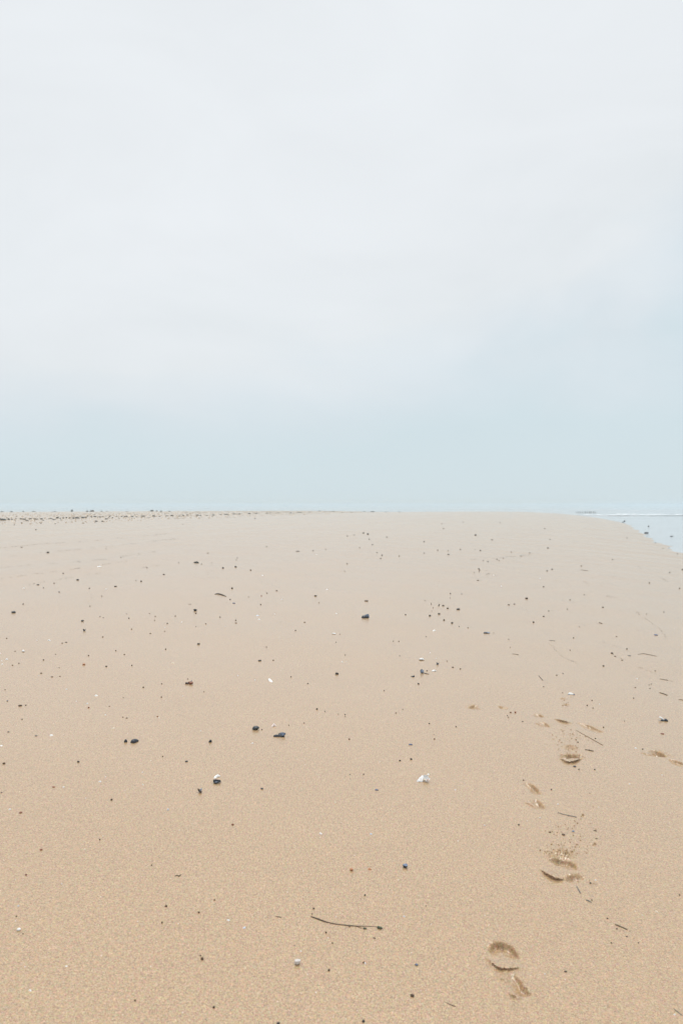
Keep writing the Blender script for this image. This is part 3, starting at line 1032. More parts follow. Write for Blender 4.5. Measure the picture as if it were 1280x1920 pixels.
put('stone', pebble_mesh('angular_slate', 27, M['slate'], 3, 0.30), 479.5, 1368, 14, 10, 8.2, 6, 'dark angular slate-grey stone with a peaked top', 'stone', sink=0.16)
mark('the dark peaked slate stone', 479, 1365)
pc = chip_mesh('pink_chip', 44, M['pink'], dome=0.8, thick=0.16, rough=0.16, outline=[(-1, -0.6), (-0.5, 0.1), (0.0, 0.8), (0.6, 0.6), (1, 0.1), (0.6, -0.3), (0, -0.25), (-0.6, -0.8)])
put('shell_fragment', pc, 513, 1361.5, 11, 13, 5.6, 12, 'pinkish white broken shell just beyond the long blue mussel', 'shell fragment')
mark('the pinkish white broken shell', 513, 1359)
pair('mussel_shell', 525, 1381, [
    ('valve', valve_mesh('long_valve', 5, outer=M['mussel'], inner=M['nacre']), -2, 0, -0.3, 22, 7, 4.5, (14, 0, 2)),
    ('valve', VALVE_CUP, 6.5, 2.5, 0.6, 12, 9, 5.5, (38, -12, -12)),
    ('byssus', PEB['dark'][1], -1.0, 4.5, 1.5, 5.5, 4, 4.2, (0, 0, 0))],
    'long blue-black mussel, its valves spread, in front of the pinkish shell', 'mussel shell')
mark('the long spread blue-black mussel', 525, 1378)
put('pebble', pebble_mesh('round_black_pebble', 9, M['black'], 3, 0.16), 394.5, 1391.5, 6.2, 5.6, 5.4, 10, 'small round black pebble between the slanted mussel and the slate stone', 'pebble', sink=0.15)
put('mussel_shell', VALVE, 253, 1391, 18.0, 12, 6.4, 60, 'black mussel valve lying slanted beside a smaller black lump', 'mussel shell', sink=0.04)
mark('the slanted black mussel valve', 253, 1387)
pair('mussel_shell', 236, 1391, [
    ('valve', VALVE, 0.2, 0, 0, 7.2, 6.4, 5.4, (0, 0, 100)),
    ('chip', CHIP['bluegrey'][0], 0.4, -1.8, 2.0, 2.6, 2.2, 1.5, (60, 0, 0))],
    'stubby black mussel fragment beside the slanted mussel valve, on its left', 'mussel shell')

ov = chip_mesh('oval_chip', 45, M['white'], dome=0.30, thick=0.10, rough=0.10, outline=[(-0.95, 0.9), (-0.2, 0.75), (0.5, 0.05), (1.0, -0.75), (0.7, -1.0), (0.0, -0.75), (-0.6, -0.2), (-1.0, 0.5)])
put('shell_fragment', ov, 507.5, 1277, 9.5, 22, 2.4, 4, 'oval white shell piece with small pits, slanting away', 'shell fragment', tilt=(12, 0))
mark('the oval pitted white shell', 507, 1274)
pair('crab_claw', 355, 1282.5, [
    ('shell', pebble_mesh('claw_body', 15, M['claw'], 3, 0.32), 2.2, 0, -0.4, 10.5, 8, 5.0, (0, 0, -8)),
    ('tip', pebble_mesh('claw_tip', 17, M['clawdark'], 3, 0.25), -4.2, 0, -0.4, 7.0, 5, 3.8, (0, 0, 8)),
    ('spine', pebble_mesh('claw_spine', 18, M['bluegrey'], 2, 0.2), 1.6, 2, 3.0, 1.7, 1.8, 5.2, (0, 42, 0))],
    'red-brown piece of crab claw with a grey spine standing up', 'crab claw')
mark('the red-brown crab claw', 355, 1280)

pair('mussel_shell', 685, 1158.5, [
    ('valve', VALVE, -0.5, 0, -0.2, 14.5, 11, 5.6, (-8, -6, 20)),
    ('valve', VALVE_CUP, 4.0, 5, 0.6, 8, 10, 4.5, (30, -34, 35)),
    ('chip', PEB['dark'][2], -5.0, -4, -0.2, 4.0, 4, 2.6, (0, 0, 0))],
    'gaping black mussel alone in the middle distance, biggest dark thing there', 'mussel shell')
mark('the gaping black mussel', 685, 1155)
pair('mussel_shell', 912, 1187.5, [
    ('valve', VALVE, -1.5, 0, -0.2, 9.5, 8, 3.0, (0, 0, -4)),
    ('valve', valve_mesh('pale_valve', 6, outer=M['bluegrey'], inner=M['paleblue']), 2.6, 1.5, 0.3, 8.5, 6, 2.2, (10, 0, 6))],
    'flat mussel with one black and one blue-grey valve', 'mussel shell')
mark('the flat two-toned mussel', 912, 1186)
pair('mussel_shell', 790, 1262, [
    ('valve', VALVE_CUP, -1.2, 0, 2.6, 8.0, 7.0, 2.8, (48, 62, 0)),
    ('valve', valve_mesh('open_pale_valve', 7, outer=M['bluegrey'], inner=M['paleblue']), 1.9, 0.5, 2.4, 7.6, 5.4, 2.4, (62, -62, 0)),
    ('hinge', PEB['black'][0], 0.6, -1.5, -0.2, 4.2, 3, 2.0, (0, 0, 0))],
    'open pale-blue and black mussel among a few shell chips', 'mussel shell')
mark('the open pale-blue mussel', 790, 1258)
pair('mussel_shell', 820, 1246, [
    ('valve', VALVE, -1.7, 0, 1.7, 4.6, 4, 1.6, (0, 78, 15)),
    ('valve', VALVE, 1.6, 0.5, 1.6, 5.0, 4, 1.5, (0, -50, 0)),
    ('hinge', PEB['black'][1], -0.2, 0, -0.2, 3.8, 3, 1.9, (0, 0, 0))],
    'tiny black mussel open in a U beyond the pale-blue mussel', 'mussel shell')
pair('mussel_shell', 158.5, 1183, [
    ('valve', VALVE, -1.6, 0, 1.7, 4.6, 4, 1.4, (0, 68, 0)),
    ('valve', VALVE, 1.5, 0, 1.9, 5.0, 4, 1.3, (0, -55, 0)),
    ('hinge', PEB['black'][2], 0, 0, -0.2, 3.2, 3, 1.8, (0, 0, 0))],
    'tiny black mussel gaping in a U below a black pebble', 'mussel shell')
mark('the gaping U-shaped mussel', 158.5, 1181)
pair('mussel_shell', 774, 1269, [
    ('valve', VALVE, 0.6, 0, -0.1, 5.6, 4.5, 2.6, (0, -14, 16)),
    ('valve', VALVE, 2.2, 2.0, 1.0, 3.2, 3, 1.4, (0, -60, 0)),
    ('beard', PEB['brown'][1], -3.4, 0, -0.1, 2.8, 2, 1.2, (0, 0, 0))],
    'small dark brown mussel in front of the open pale-blue mussel', 'mussel shell')
cw = chip_mesh('cockle_chip', 46, M['white'], dome=0.7, thick=0.14, rough=0.08, inner=M['brown'])
put('shell_fragment', cw, 790, 1237.5, 10.5, 10, 3.6, -6, 'white cockle shell with a brown underside beyond the pale-blue mussel', 'shell fragment', sink=-0.1, tilt=(-10, 4))
put('shell_fragment', cw, 813, 1258.5, 10, 9, 3.0, 4, 'low cream-white shell right of the open pale-blue mussel', 'shell fragment', sink=0.0)
put('shell_fragment', cw, 813.5, 1183, 7, 8, 2.6, -8, 'small domed white shell right of the gaping black mussel', 'shell fragment')
mark('the small domed white shell', 813, 1182)
put('shell_fragment', chip_mesh('dark_white_chip', 47, M['white'], dome=0.6, thick=0.2, rough=0.1, inner=M['dark']), 626, 1188.5, 8, 8, 2.2, -10, 'small white shell with a dark edge, below and left of the gaping mussel', 'shell fragment', tilt=(-14, 6))
pair('mussel_shell', 1243, 1351.5, [
    ('valve', valve_mesh('white_valve', 8, outer=M['white'], inner=M['nacre']), -2.8, 2, 2.6, 12, 7, 3.2, (-10, 28, -14)),
    ('valve', VALVE, 4.4, -1.0, -0.2, 7.4, 8, 4.4, (0, 8, -20)),
    ('valve', VALVE, -2.6, -1.5, -0.2, 7.0, 6, 3.2, (0, 16, -10))],
    'black and white broken mussel near the right edge of the sand', 'mussel shell')
mark('the black-and-white mussel', 1243, 1348)
pair('mussel_shell', 1070, 1302, [
    ('valve', chip_mesh('pale_chip', 48, M['white'], dome=0.6, thick=0.12, rough=0.16), -0.8, 0.5, -0.1, 11, 8, 3.8, (0, 0, -6)),
    ('valve', VALVE_BLUE, 4.4, -0.8, -0.1, 5.2, 4, 1.8, (0, 0, -20)),
    ('chip', PEB['bluegrey'][1], -4.5, -1.6, -0.1, 4.6, 3, 1.8, (0, 0, 0))],
    'grey-white broken mussel beyond the farther footprints', 'mussel shell')
mark('the grey-white broken mussel', 1070, 1300)
put('mussel_shell', VALVE_BLUE, 769.5, 1396.5, 8.2, 6, 2.6, 6, 'small dark blue mussel valve between the slate stone and the oyster', 'mussel shell')
mark('the small dark-blue mussel valve', 769, 1396)
put('mussel_shell', VALVE_BLUE, 1229, 1191, 7.5, 7, 2.6, 14, 'small blue-black mussel valve on the right, beyond the curved straw', 'mussel shell')
mark('the blue-black valve right ahead', 1229, 1190)
put('mussel_shell', VALVE_BLUE, 439, 1131.5, 5.4, 5, 2.2, -8, 'tiny blue-black mussel valve just below the curved stalk', 'mussel shell')
put('shell_fragment', CHIP['paleblue'][1], 483, 1154.5, 6.5, 7, 1.8, 6, 'small pale-blue shell flake right of the curved brown stalk', 'shell fragment')
heart = pebble_mesh('heart_stone', 21, M['blue'], 3, 0.34)
put('mussel_shell', valve_mesh('heart_valve', 9, outer=M['mussel'], inner=M['nacre'], cup=True), 759.5, 1626, 10, 9.5, 5.5, 55, 'dark heart-shaped mussel piece alone on the near sand', 'mussel shell', tilt=(8, 0))
mark('the dark heart-shaped mussel piece', 759, 1623)

put('stone', pebble_mesh('angular_stone', 33, M['stone'], 1, 0.30, True), 558, 1808, 12.5, 10, 10.5, 25, 'pale angular stone with a shaded base, largest stone close by', 'stone', sink=0.08)
mark('the pale angular stone', 558, 1804)
put('pebble', pebble_mesh('round_white_pebble', 8, M['white'], 3, 0.08), 36, 1744.5, 7.4, 6.6, 5.2, 0, 'round white pebble at the lower left of the sand', 'pebble', sink=0.12)
mark('the round white pebble', 36, 1742)
put('pebble', PEB['orange'][0], 658.5, 1632, 7, 6, 4.6, -25, 'orange shell pebble, brightest of a pair on the near sand', 'pebble')
mark('the bright orange shell pebble', 658, 1630)
put('shell_fragment', CHIP['orange'][2], 692.5, 1630, 7, 5, 2.6, -30, 'small reddish shell chip beside the bright orange pebble', 'shell fragment')
put('pebble', PEB['red'][1], 39.5, 1524, 6, 5, 2.6, 20, 'rust-red oblong pebble near the left edge', 'pebble')
mark('the rust-red oblong pebble', 39, 1523)
put('pebble', PEB['dark'][3], 522, 1920, 7, 6, 4.5, 20, 'dark grey pebble cut by the bottom edge of the view', 'pebble')
put('pebble', PEB['brown'][2], 772.5, 1868, 7.5, 6, 4.2, 0, 'brown pebble, lowest one between the stone and the nearest footprint', 'pebble')
mark('the low brown pebble', 772, 1866)
put('shell_fragment', CHIP['white'][0], 601, 1563.5, 7, 5, 2.4, -20, 'white shell chip with a dark edge, above the leafy weed stem', 'shell fragment')
put('shell_fragment', CHIP['white'][3], 428, 1725.5, 7, 5, 2.0, -30, 'thin white shell sliver left of the leafy weed stem', 'shell fragment')
put('shell_fragment', CHIP['paleblue'][2], 458, 1740, 6.5, 5, 2.8, 25, 'small white and blue shell chip left of the leafy weed stem', 'shell fragment')
put('pebble', PEB['blue'][2], 780.5, 1810, 6.5, 5, 3.2, 15, 'small blue-grey pebble left of the nearest footprint', 'pebble')
put('shell_fragment', CHIP['bluegrey'][3], 1073.5, 1559.5, 5, 4.5, 2.8, 15, 'small blue-grey shell chip among the kicked-up sand', 'shell fragment', sink=-0.1)
put('pebble', PEB['black'][1], 26.5, 1149, 8, 8, 4.2, -14, 'black pebble at the left edge, largest one in the middle distance', 'pebble')
mark('the large black left-edge pebble', 26, 1147)
put('pebble', PEB['black'][2], 155, 1165, 5.5, 5, 3.0, 14, 'black pebble just above the gaping U-shaped mussel', 'pebble')
put('pebble', PEB['black'][3], 366.5, 1145.5, 7, 6, 4.6, -20, 'black pebble below and left of the curved brown stalk', 'pebble')
put('seaweed_clump', WEED[0], 368, 1055.5, 11.5, 14, 4.2, 4, 'lone dark green seaweed clump far up the sand', 'seaweed clump')
mark('the lone dark-green seaweed clump', 368, 1054)
put('pebble', PEB['black'][1], 858.5, 1143, 7.2, 7, 3.2, 4, 'flat black pebble beside a trail of small dark pebbles', 'pebble')
mark('the flat black pebble', 859, 1142)
put('pebble', PEB['black'][0], 146, 1088, 5, 5, 2.8, -12, 'black pebble beside the swash lines on the left', 'pebble')
mark('the black swash-line pebble', 146, 1087)
put('seaweed_clump', WEED[3], 558, 1034, 8, 6, 1.8, -3, 'flat dark strip of weed far ahead in the centre', 'seaweed clump')
mark('the flat weed strip', 557, 1033)
put('pebble', PEB['black'][2], 891, 1004, 4.2, 4, 2.4, 0, 'lone dark pebble on the far sand before the crest', 'pebble')
mark('the lone far pebble', 891, 1003)
put('pebble', PEB['red'][2], 77.5, 1594, 5.4, 4, 2.6, 15, 'dark red-brown pebble on the near left sand', 'pebble')
mark('the dark red-brown pebble', 77, 1593)
put('mussel_shell', VALVE_BLUE, 706, 1481.5, 7.5, 5, 2.6, 0, 'tiny bright blue mussel chip left of the oyster shell', 'mussel shell')
mark('the tiny bright-blue mussel chip', 706, 1480)
put('shell_fragment', CHIP['white'][1], 187, 1063, 8.5, 9, 2.4, 0, 'white shell on the far left sand, largest white one there', 'shell fragment')
mark('the far left white shell', 187, 1062)
put('pebble', PEB['orange'][3], 158, 1246.5, 6, 5, 3.2, -12, 'orange and white shell pebble on the left middle sand', 'pebble')
mark('the orange and white pebble', 158, 1245)
put('shell_fragment', chip_mesh('two_tone_chip', 49, M['white'], dome=0.6, thick=0.2, rough=0.1, inner=M['dark']), 44.5, 1222, 6, 6, 3.4, -8, 'white-topped shell with a dark underside on the left', 'shell fragment', sink=-0.15)
mark('the white-topped left shell', 44, 1221)


# ------------------------------------------------------------------ stems and twigs
def twig(name, pix, wpx, label, cat='twig', mat='bark', lift=0.55, parent=None, flat=False):
    P, R = [], []
    for i, (px, py) in enumerate(pix):
        g, u = mpp(px, py)
        w = 0.8 * (wpx[i] if isinstance(wpx, (list, tuple)) else wpx) * u / 2
        P.append(g + Vector((0, 0, w * lift)))
        R.append(w)
    o0 = P[len(P) // 2].copy()
    me = tube_mesh(name, [p - o0 for p in P], R, M[mat], seed=int(pix[0][0]))
    o = link(name, me, parent=parent, label=label, cat=None if parent else cat)
    o.location = o0 if parent is None else o0 - parent.location
    return o


stem = empty('seaweed_frond', ground(650, 1733)[0], 'long thin dark weed stem with a small leaf and a dark bud at its end', 'seaweed frond')
twig('stem', [(583, 1719), (598, 1724.5), (612, 1729.5), (629, 1733), (645, 1735), (657, 1736)], [2.2, 3.4, 2.8, 2.0, 2.4, 2.6], None, parent=stem)
twig('stem', [(655, 1735.8), (668, 1737), (685, 1737), (698, 1737.2), (707, 1738.2)], [2.6, 2.2, 1.4, 1.2, 1.2], None, parent=stem)
twig('branch', [(667, 1737), (675, 1740), (684, 1741)], [1.4, 1.0, 1.0], None, parent=stem)


def leaf(px, py, L, w, h, rz, name):
    g, u = mpp(px, py)
    o = link(name, pebble_mesh(name + '_shape', 5, M['leaf'], 3, 0.15), parent=stem)
    o.location = g - stem.location + Vector((0, 0, 0.3 * u))
    o.scale = (L * u, w * u, h * u)
    o.rotation_euler = (0, math.radians(6), math.radians(rz))


leaf(711.5, 1741, 11, 5.5, 3.4, -18, 'bud')
leaf(684, 1741.5, 7, 4, 1.8, -16, 'leaf')
g, u = mpp(655, 1737.5)
o = link('knot', PEB['dark'][0], parent=stem)
o.location = g - stem.location
o.scale = (3.2 * u, 3 * u, 2.4 * u)
mark('the leafy weed stem', 650, 1733)

twig('weed_stalk', [(403, 1114.5), (407, 1114), (412, 1114.6), (418, 1116.5), (424, 1118.6)], [1.6, 3.0, 3.6, 3.2, 1.4], 'thick curved dark brown weed stalk lying on the middle sand', 'weed stalk')
mark('the curved brown stalk', 413, 1116)
twig('twig', [(1096, 1405.2), (1103, 1407), (1112, 1408.6)], [1.2, 2.2, 2.0], 'straight dark twig touching a thin pale one beside the kicked-up sand')
mark('the dark twig by footprints', 1103, 1407)
twig('twig', [(1095.5, 1406.8), (1100, 1406.5), (1105, 1405.8)], [1.0, 1.2, 0.9], 'thin short splinter crossing the dark twig beside the kicked-up sand')
twig('twig', [(1152, 1733.5), (1163, 1738), (1175, 1743.5)], [2.4, 2.6, 2.4], 'straight black twig on the near right sand')
mark('the straight black twig', 1163, 1738)
twig('twig', [(1080.5, 1662.5), (1083.5, 1668), (1087.5, 1675)], [2.0, 2.2, 2.4], 'short dark grey twig pointing away, in front of the second footprint', mat='greytwig')
twig('twig', [(1098, 1688), (1103, 1689.5), (1108, 1692.2)], [2.4, 2.8, 1.8], 'short grey twig lying across, in front of the second footprint', mat='greytwig')
twig('twig', [(1045, 1523.5), (1054, 1527), (1066, 1529.5), (1080, 1532.5)], [0.9, 1.7, 1.9, 1.9], 'thin grey straw lying beyond the kicked-up sand', 'straw', 'greytwig')
mark('the straw by kicked-up sand', 1062, 1528)
twig('twig', [(1079, 1369), (1090, 1375.5), (1101, 1381.5), (1115, 1389.5), (1129, 1397.5)], [0.8, 0.9, 1.1, 1.2, 1.6], 'long thin brown straw slanting past the third footprint', 'straw', 'brown')
twig('twig', [(1195, 1227), (1205, 1225.6), (1215, 1227.5), (1230, 1230.6)], [0.7, 1.2, 1.2, 1.0], 'thin curved straw on the right middle sand', 'straw')
mark('the thin curved straw', 1212, 1228)
twig('twig', [(1009.5, 1267), (1013, 1271.5), (1017, 1276)], [1.2, 1.4, 1.3], 'short dark straw pointing away, left of the grey-white broken mussel', 'straw')
twig('twig', [(1029, 1200.6), (1035, 1201.4), (1040, 1202)], [1.0, 1.3, 1.1], 'short blue-grey straw lying across the far right sand', 'straw', 'greytwig')
twig('twig', [(959, 1226), (966, 1226.8), (971.5, 1228)], [0.8, 1.2, 1.2], 'short dark straw beyond the faint footprints on their left', 'straw')
twig('twig', [(1235.5, 1273), (1243, 1274.5), (1252, 1276)], [0.9, 1.3, 1.0], 'thin brown straw beyond the thick dark twig near the right edge', 'straw')
twig('twig', [(1235.5, 1299), (1243, 1301.2), (1250, 1304)], [1.8, 2.2, 1.8], 'thick dark twig above the black and white mussel')
mark('the thick dark twig', 1243, 1301)
twig('twig', [(1271, 1311.5), (1276, 1312.3), (1284, 1314)], [1.0, 1.6, 1.4], 'brown straw running out of the right edge of the view', 'straw')
twig('twig', [(1122, 1167.8), (1125, 1168.5), (1128, 1169.4)], [1.6, 1.9, 1.6], 'short black twig on the far right sand')
mark('the short far black twig', 1125, 1168)
twig('twig', [(1088, 1068.6), (1095, 1069.6), (1101.5, 1070.2)], [0.8, 1.1, 0.8], 'thin pale brown straw far off near the water', 'straw', 'brown')
twig('twig', [(794, 1262), (799, 1263.6), (803.5, 1264.4)], [1.5, 2.2, 1.5], 'short brown twig touching the open pale-blue mussel')
twig('twig', [(516.5, 1718.6), (522, 1719.4), (527.5, 1720.4)], [1.4, 1.8, 1.6], 'tiny brown twig left of the leafy weed stem')
twig('twig', [(834, 1879.5), (841, 1882.5), (848, 1886), (853.5, 1887.4)], [0.8, 1.4, 1.9, 2.0], 'thin dark twig left of the nearest footprint')
twig('twig', [(1262.5, 1892), (1270, 1898), (1278, 1904)], [1.2, 1.7, 1.5], 'thin grey twig in the lower right corner', 'twig', 'greytwig')
twig('twig', [(353, 1133), (356, 1132.8), (359, 1133.2)], [0.8, 1.2, 0.8], 'tiny pale straw left of the curved brown stalk', 'straw', 'greytwig')
twig('twig', [(328, 1642.5), (333, 1641.8), (336, 1643.5), (339.5, 1640)], [1.2, 2.2, 2.8, 1.6], 'tiny bent brown twig alone on the near sand')

# ------------------------------------------------------------------ wrack line of seaweed
WR = [(5, 973.6, 16, 3.4), (16.5, 973, 6, 3), (23, 974, 3, 2), (30, 972.6, 5, 1.6), (40, 972.6, 7, 1.8), (46, 973.2, 7, 2.2), (51.5, 976, 6, 2), (56.5, 972.5, 4, 1.6), (67.5, 972.8, 9, 2.2), (77.5, 972.6, 6, 2),
      (81, 975.4, 5, 1.2), (95, 972, 9, 1.6), (101.5, 974, 7, 1.8), (107.5, 970.4, 5, 3.2), (113, 971.4, 4, 2), (119, 971, 4.5, 2.2), (124.5, 970.2, 4, 2.6), (131, 971, 4, 2), (138, 971, 6, 2.2), (145, 970.8, 10, 2.6),
      (155, 970, 6.5, 2.6), (161, 969.6, 5, 2.2), (164.5, 967.2, 3, 1.8), (171, 968.6, 5, 1.4), (178, 968.2, 6, 2), (187, 968.4, 5, 1.4), (193, 968.2, 5, 1.6), (199.5, 972.6, 6.5, 2.4), (206, 968.4, 4, 2), (211, 970, 4, 1.6),
      (219, 968, 4, 1.4), (228, 968.2, 6, 1.6), (236, 968.2, 8, 2.2), (248, 968.4, 7, 2), (256, 968.8, 4, 1.4), (268, 967.4, 9, 1.8), (288, 967.4, 9, 2.4), (299, 968, 5, 1.2), (313, 967, 7, 1.6), (322, 966.6, 7, 2),
      (337, 967.2, 6, 1.8), (343.5, 965.8, 5, 2), (351, 965.2, 4, 1.8), (370, 965.4, 8, 1.8), (376, 966.4, 4, 1.8), (388, 966.6, 4, 1.6), (400, 965.4, 9, 2), (413, 964.8, 5, 1.4), (424, 964.2, 11, 2.2), (440, 963.4, 8, 1.6), (449, 963.4, 5, 1.8),
      (467.5, 962.6, 6, 2), (480, 962.4, 6, 1.4), (500, 962, 6, 1.4), (520, 961.6, 7, 1.4), (545, 961, 3.6, 2.6), (561, 960.4, 13, 1.6), (580, 960.2, 6, 1.2), (609, 959.8, 6, 1.2), (641, 960.8, 5, 1.2), (659, 960.2, 4, 1.2), (682.5, 958.8, 4.2, 1.8)]
WR.sort()
g0 = 'seaweed clumps along the wrack line'
for i, (px, py, w, h) in enumerate(WR):
    put('seaweed_clump', WEED[(i * 7 + i // 3) % 5], px, py + h * 0.42, w * 1.08, w * 0.75, h * 1.05, float(rng.uniform(-14, 14)),
        f"{'broad' if w > 8 else 'small'} dark seaweed clump, {ORD[i + 1]} from the left along the wrack line", 'seaweed clump', g0, sink=0.08)
g0 = 'oblong seaweed clumps in front of the wrack line'
put('seaweed_clump', WEED[3], 180.5, 978, 6.6, 6, 2.8, 3, 'oblong dark clump in front of the wrack line, left of a pair', 'seaweed clump', g0)
put('seaweed_clump', WEED[4], 193, 978.2, 7, 6, 2.4, -4, 'oblong dark clump in front of the wrack line, right of a pair', 'seaweed clump', g0)
mark('the paired oblong clumps', 187, 977)
g0 = 'dark lumps on the berm at the skyline'
SK = [(4, 961.4, 7, 1.6), (22, 962, 6, 1.4), (44, 962, 4, 2.4), (64, 961.4, 8, 1.4), (103, 961.4, 6, 1.2), (135, 962, 4.6, 3), (164, 961, 5, 2), (190.5, 962, 6, 2), (201, 962, 6, 1.2), (238, 962, 6, 1.2), (284.5, 960.6, 7, 2.2), (294, 960.6, 5, 1.4), (302, 960.6, 6, 1.8), (318, 960.4, 5, 1.6),
      (599, 958.4, 3.4, 2.2), (624, 959, 8, 1), (698, 958.6, 9, 1.4), (723, 958, 5, 1.4), (748, 958, 5, 1)]
for i, (px, py, w, h) in enumerate(SK):
    d = 112 if px < 330 else 128
    x = (px - 640) / F * d
    u = d / F
    o = link('driftweed_lump', WEED[(i * 3 + 1) % 5], label=f"dark lump of weed on the berm skyline, {ORD[i + 1]} from the left", cat='seaweed lump', group=g0)
    yy = H - (py + h * 0.3 - HZ) / F * d
    o.location = (x, d, float(base(x, d)) - 0.02)
    o.scale = (w * u, w * u * 0.7, h * u * 1.5)
# the bigger heap on the berm, a pale blue-grey sheet caught beside it
d = 112.0
u = d / F
x = (172.5 - 640) / F * d
heap = empty('driftwood_heap', (x, d, float(base(x, d)) - 0.03), 'reddish dark driftwood heap with a grey-blue scrap beside it, highest on the skyline', 'driftwood')
for nm, me, dx, L, w, h in (('log', pebble_mesh('log_heap', 51, M['clawdark'], 3, 0.3), 1.2, 5.6, 4, 4.4), ('log', pebble_mesh('log_low', 53, M['weedbrown'], 3, 0.3), -3.0, 6, 4, 2.0),
                            ('scrap', chip_mesh('scrap_sheet', 54, M['tarp'], dome=0.5, thick=0.1, rough=0.2), -2.4, 6.5, 4, 5.0)):
    o = link(nm, me, parent=heap)
    o.location = (dx * u, 0.1 if nm == 'log' else 0.4, 0.0)
    o.scale = (L * u, w * u, h * u)

# ------------------------------------------------------------------ in the water
POST = tube_mesh('post_shape', [(0, 0, -0.8), (0.01, 0, 0), (0.0, 0.01, 0.5), (0.02, 0, 1.0)], [0.5, 0.5, 0.46, 0.40], M['wood'], seg=9, lumpy=0.06)
for i, (px, w, h) in enumerate([(1080.5, 1.6, 2.0), (1083.8, 2.0, 2.2), (1087, 2.0, 2.4), (1091.5, 2.0, 2.2), (1096.5, 2.6, 2.8), (1100.5, 2.0, 2.2), (1104.5, 2.2, 2.4), (1107.5, 2.2, 2.6), (1112, 2.4, 2.6), (1115.5, 1.8, 2.0)]):
    d = 192.0
    u = d / F
    o = link('wooden_post', POST, label=f"stubby dark post in a row in the shallow sea, {ORD[i + 1]} from the left", cat='post', group='row of posts in the sea')
    o.location = ((px - 640) / F * d, d, WZ)
    o.scale = (w * u * 1.05, w * u * 1.05, h * u * 1.25)
    o.rotation_euler = (0, 0, i * 1.3)
for px, py, w, h, lab in [(1211, 1000, 7.5, 2.6, 'dark flat stone in the shallows close to the shore, largest one there'), (1215, 987.2, 3, 1.8, 'small dark stone in the shallows beyond the large flat one'),
                          (1169.8, 977.8, 3, 2.4, 'small dark stone standing in the shallows by the far bend of the shore'), (1167, 979.3, 4.4, 1.2, 'low flat stone awash beside the standing stone by the far bend'),
                          (1258, 1005.8, 5, 1.2, 'faint low stone awash near the right edge of the sea')]:
    g, u = mpp(px, py, WZ)
    o = link('sea_stone', PEB['slate'][int(px) % 4], label=lab, cat='stone', group='stones in the shallow water')
    o.location = (g.x, g.y, WZ - 0.35 * h * u)
    o.scale = (w * u * 1.15, w * u * 0.9, h * u * 1.35)
mark('the large shallows stone', 1211, 1000)

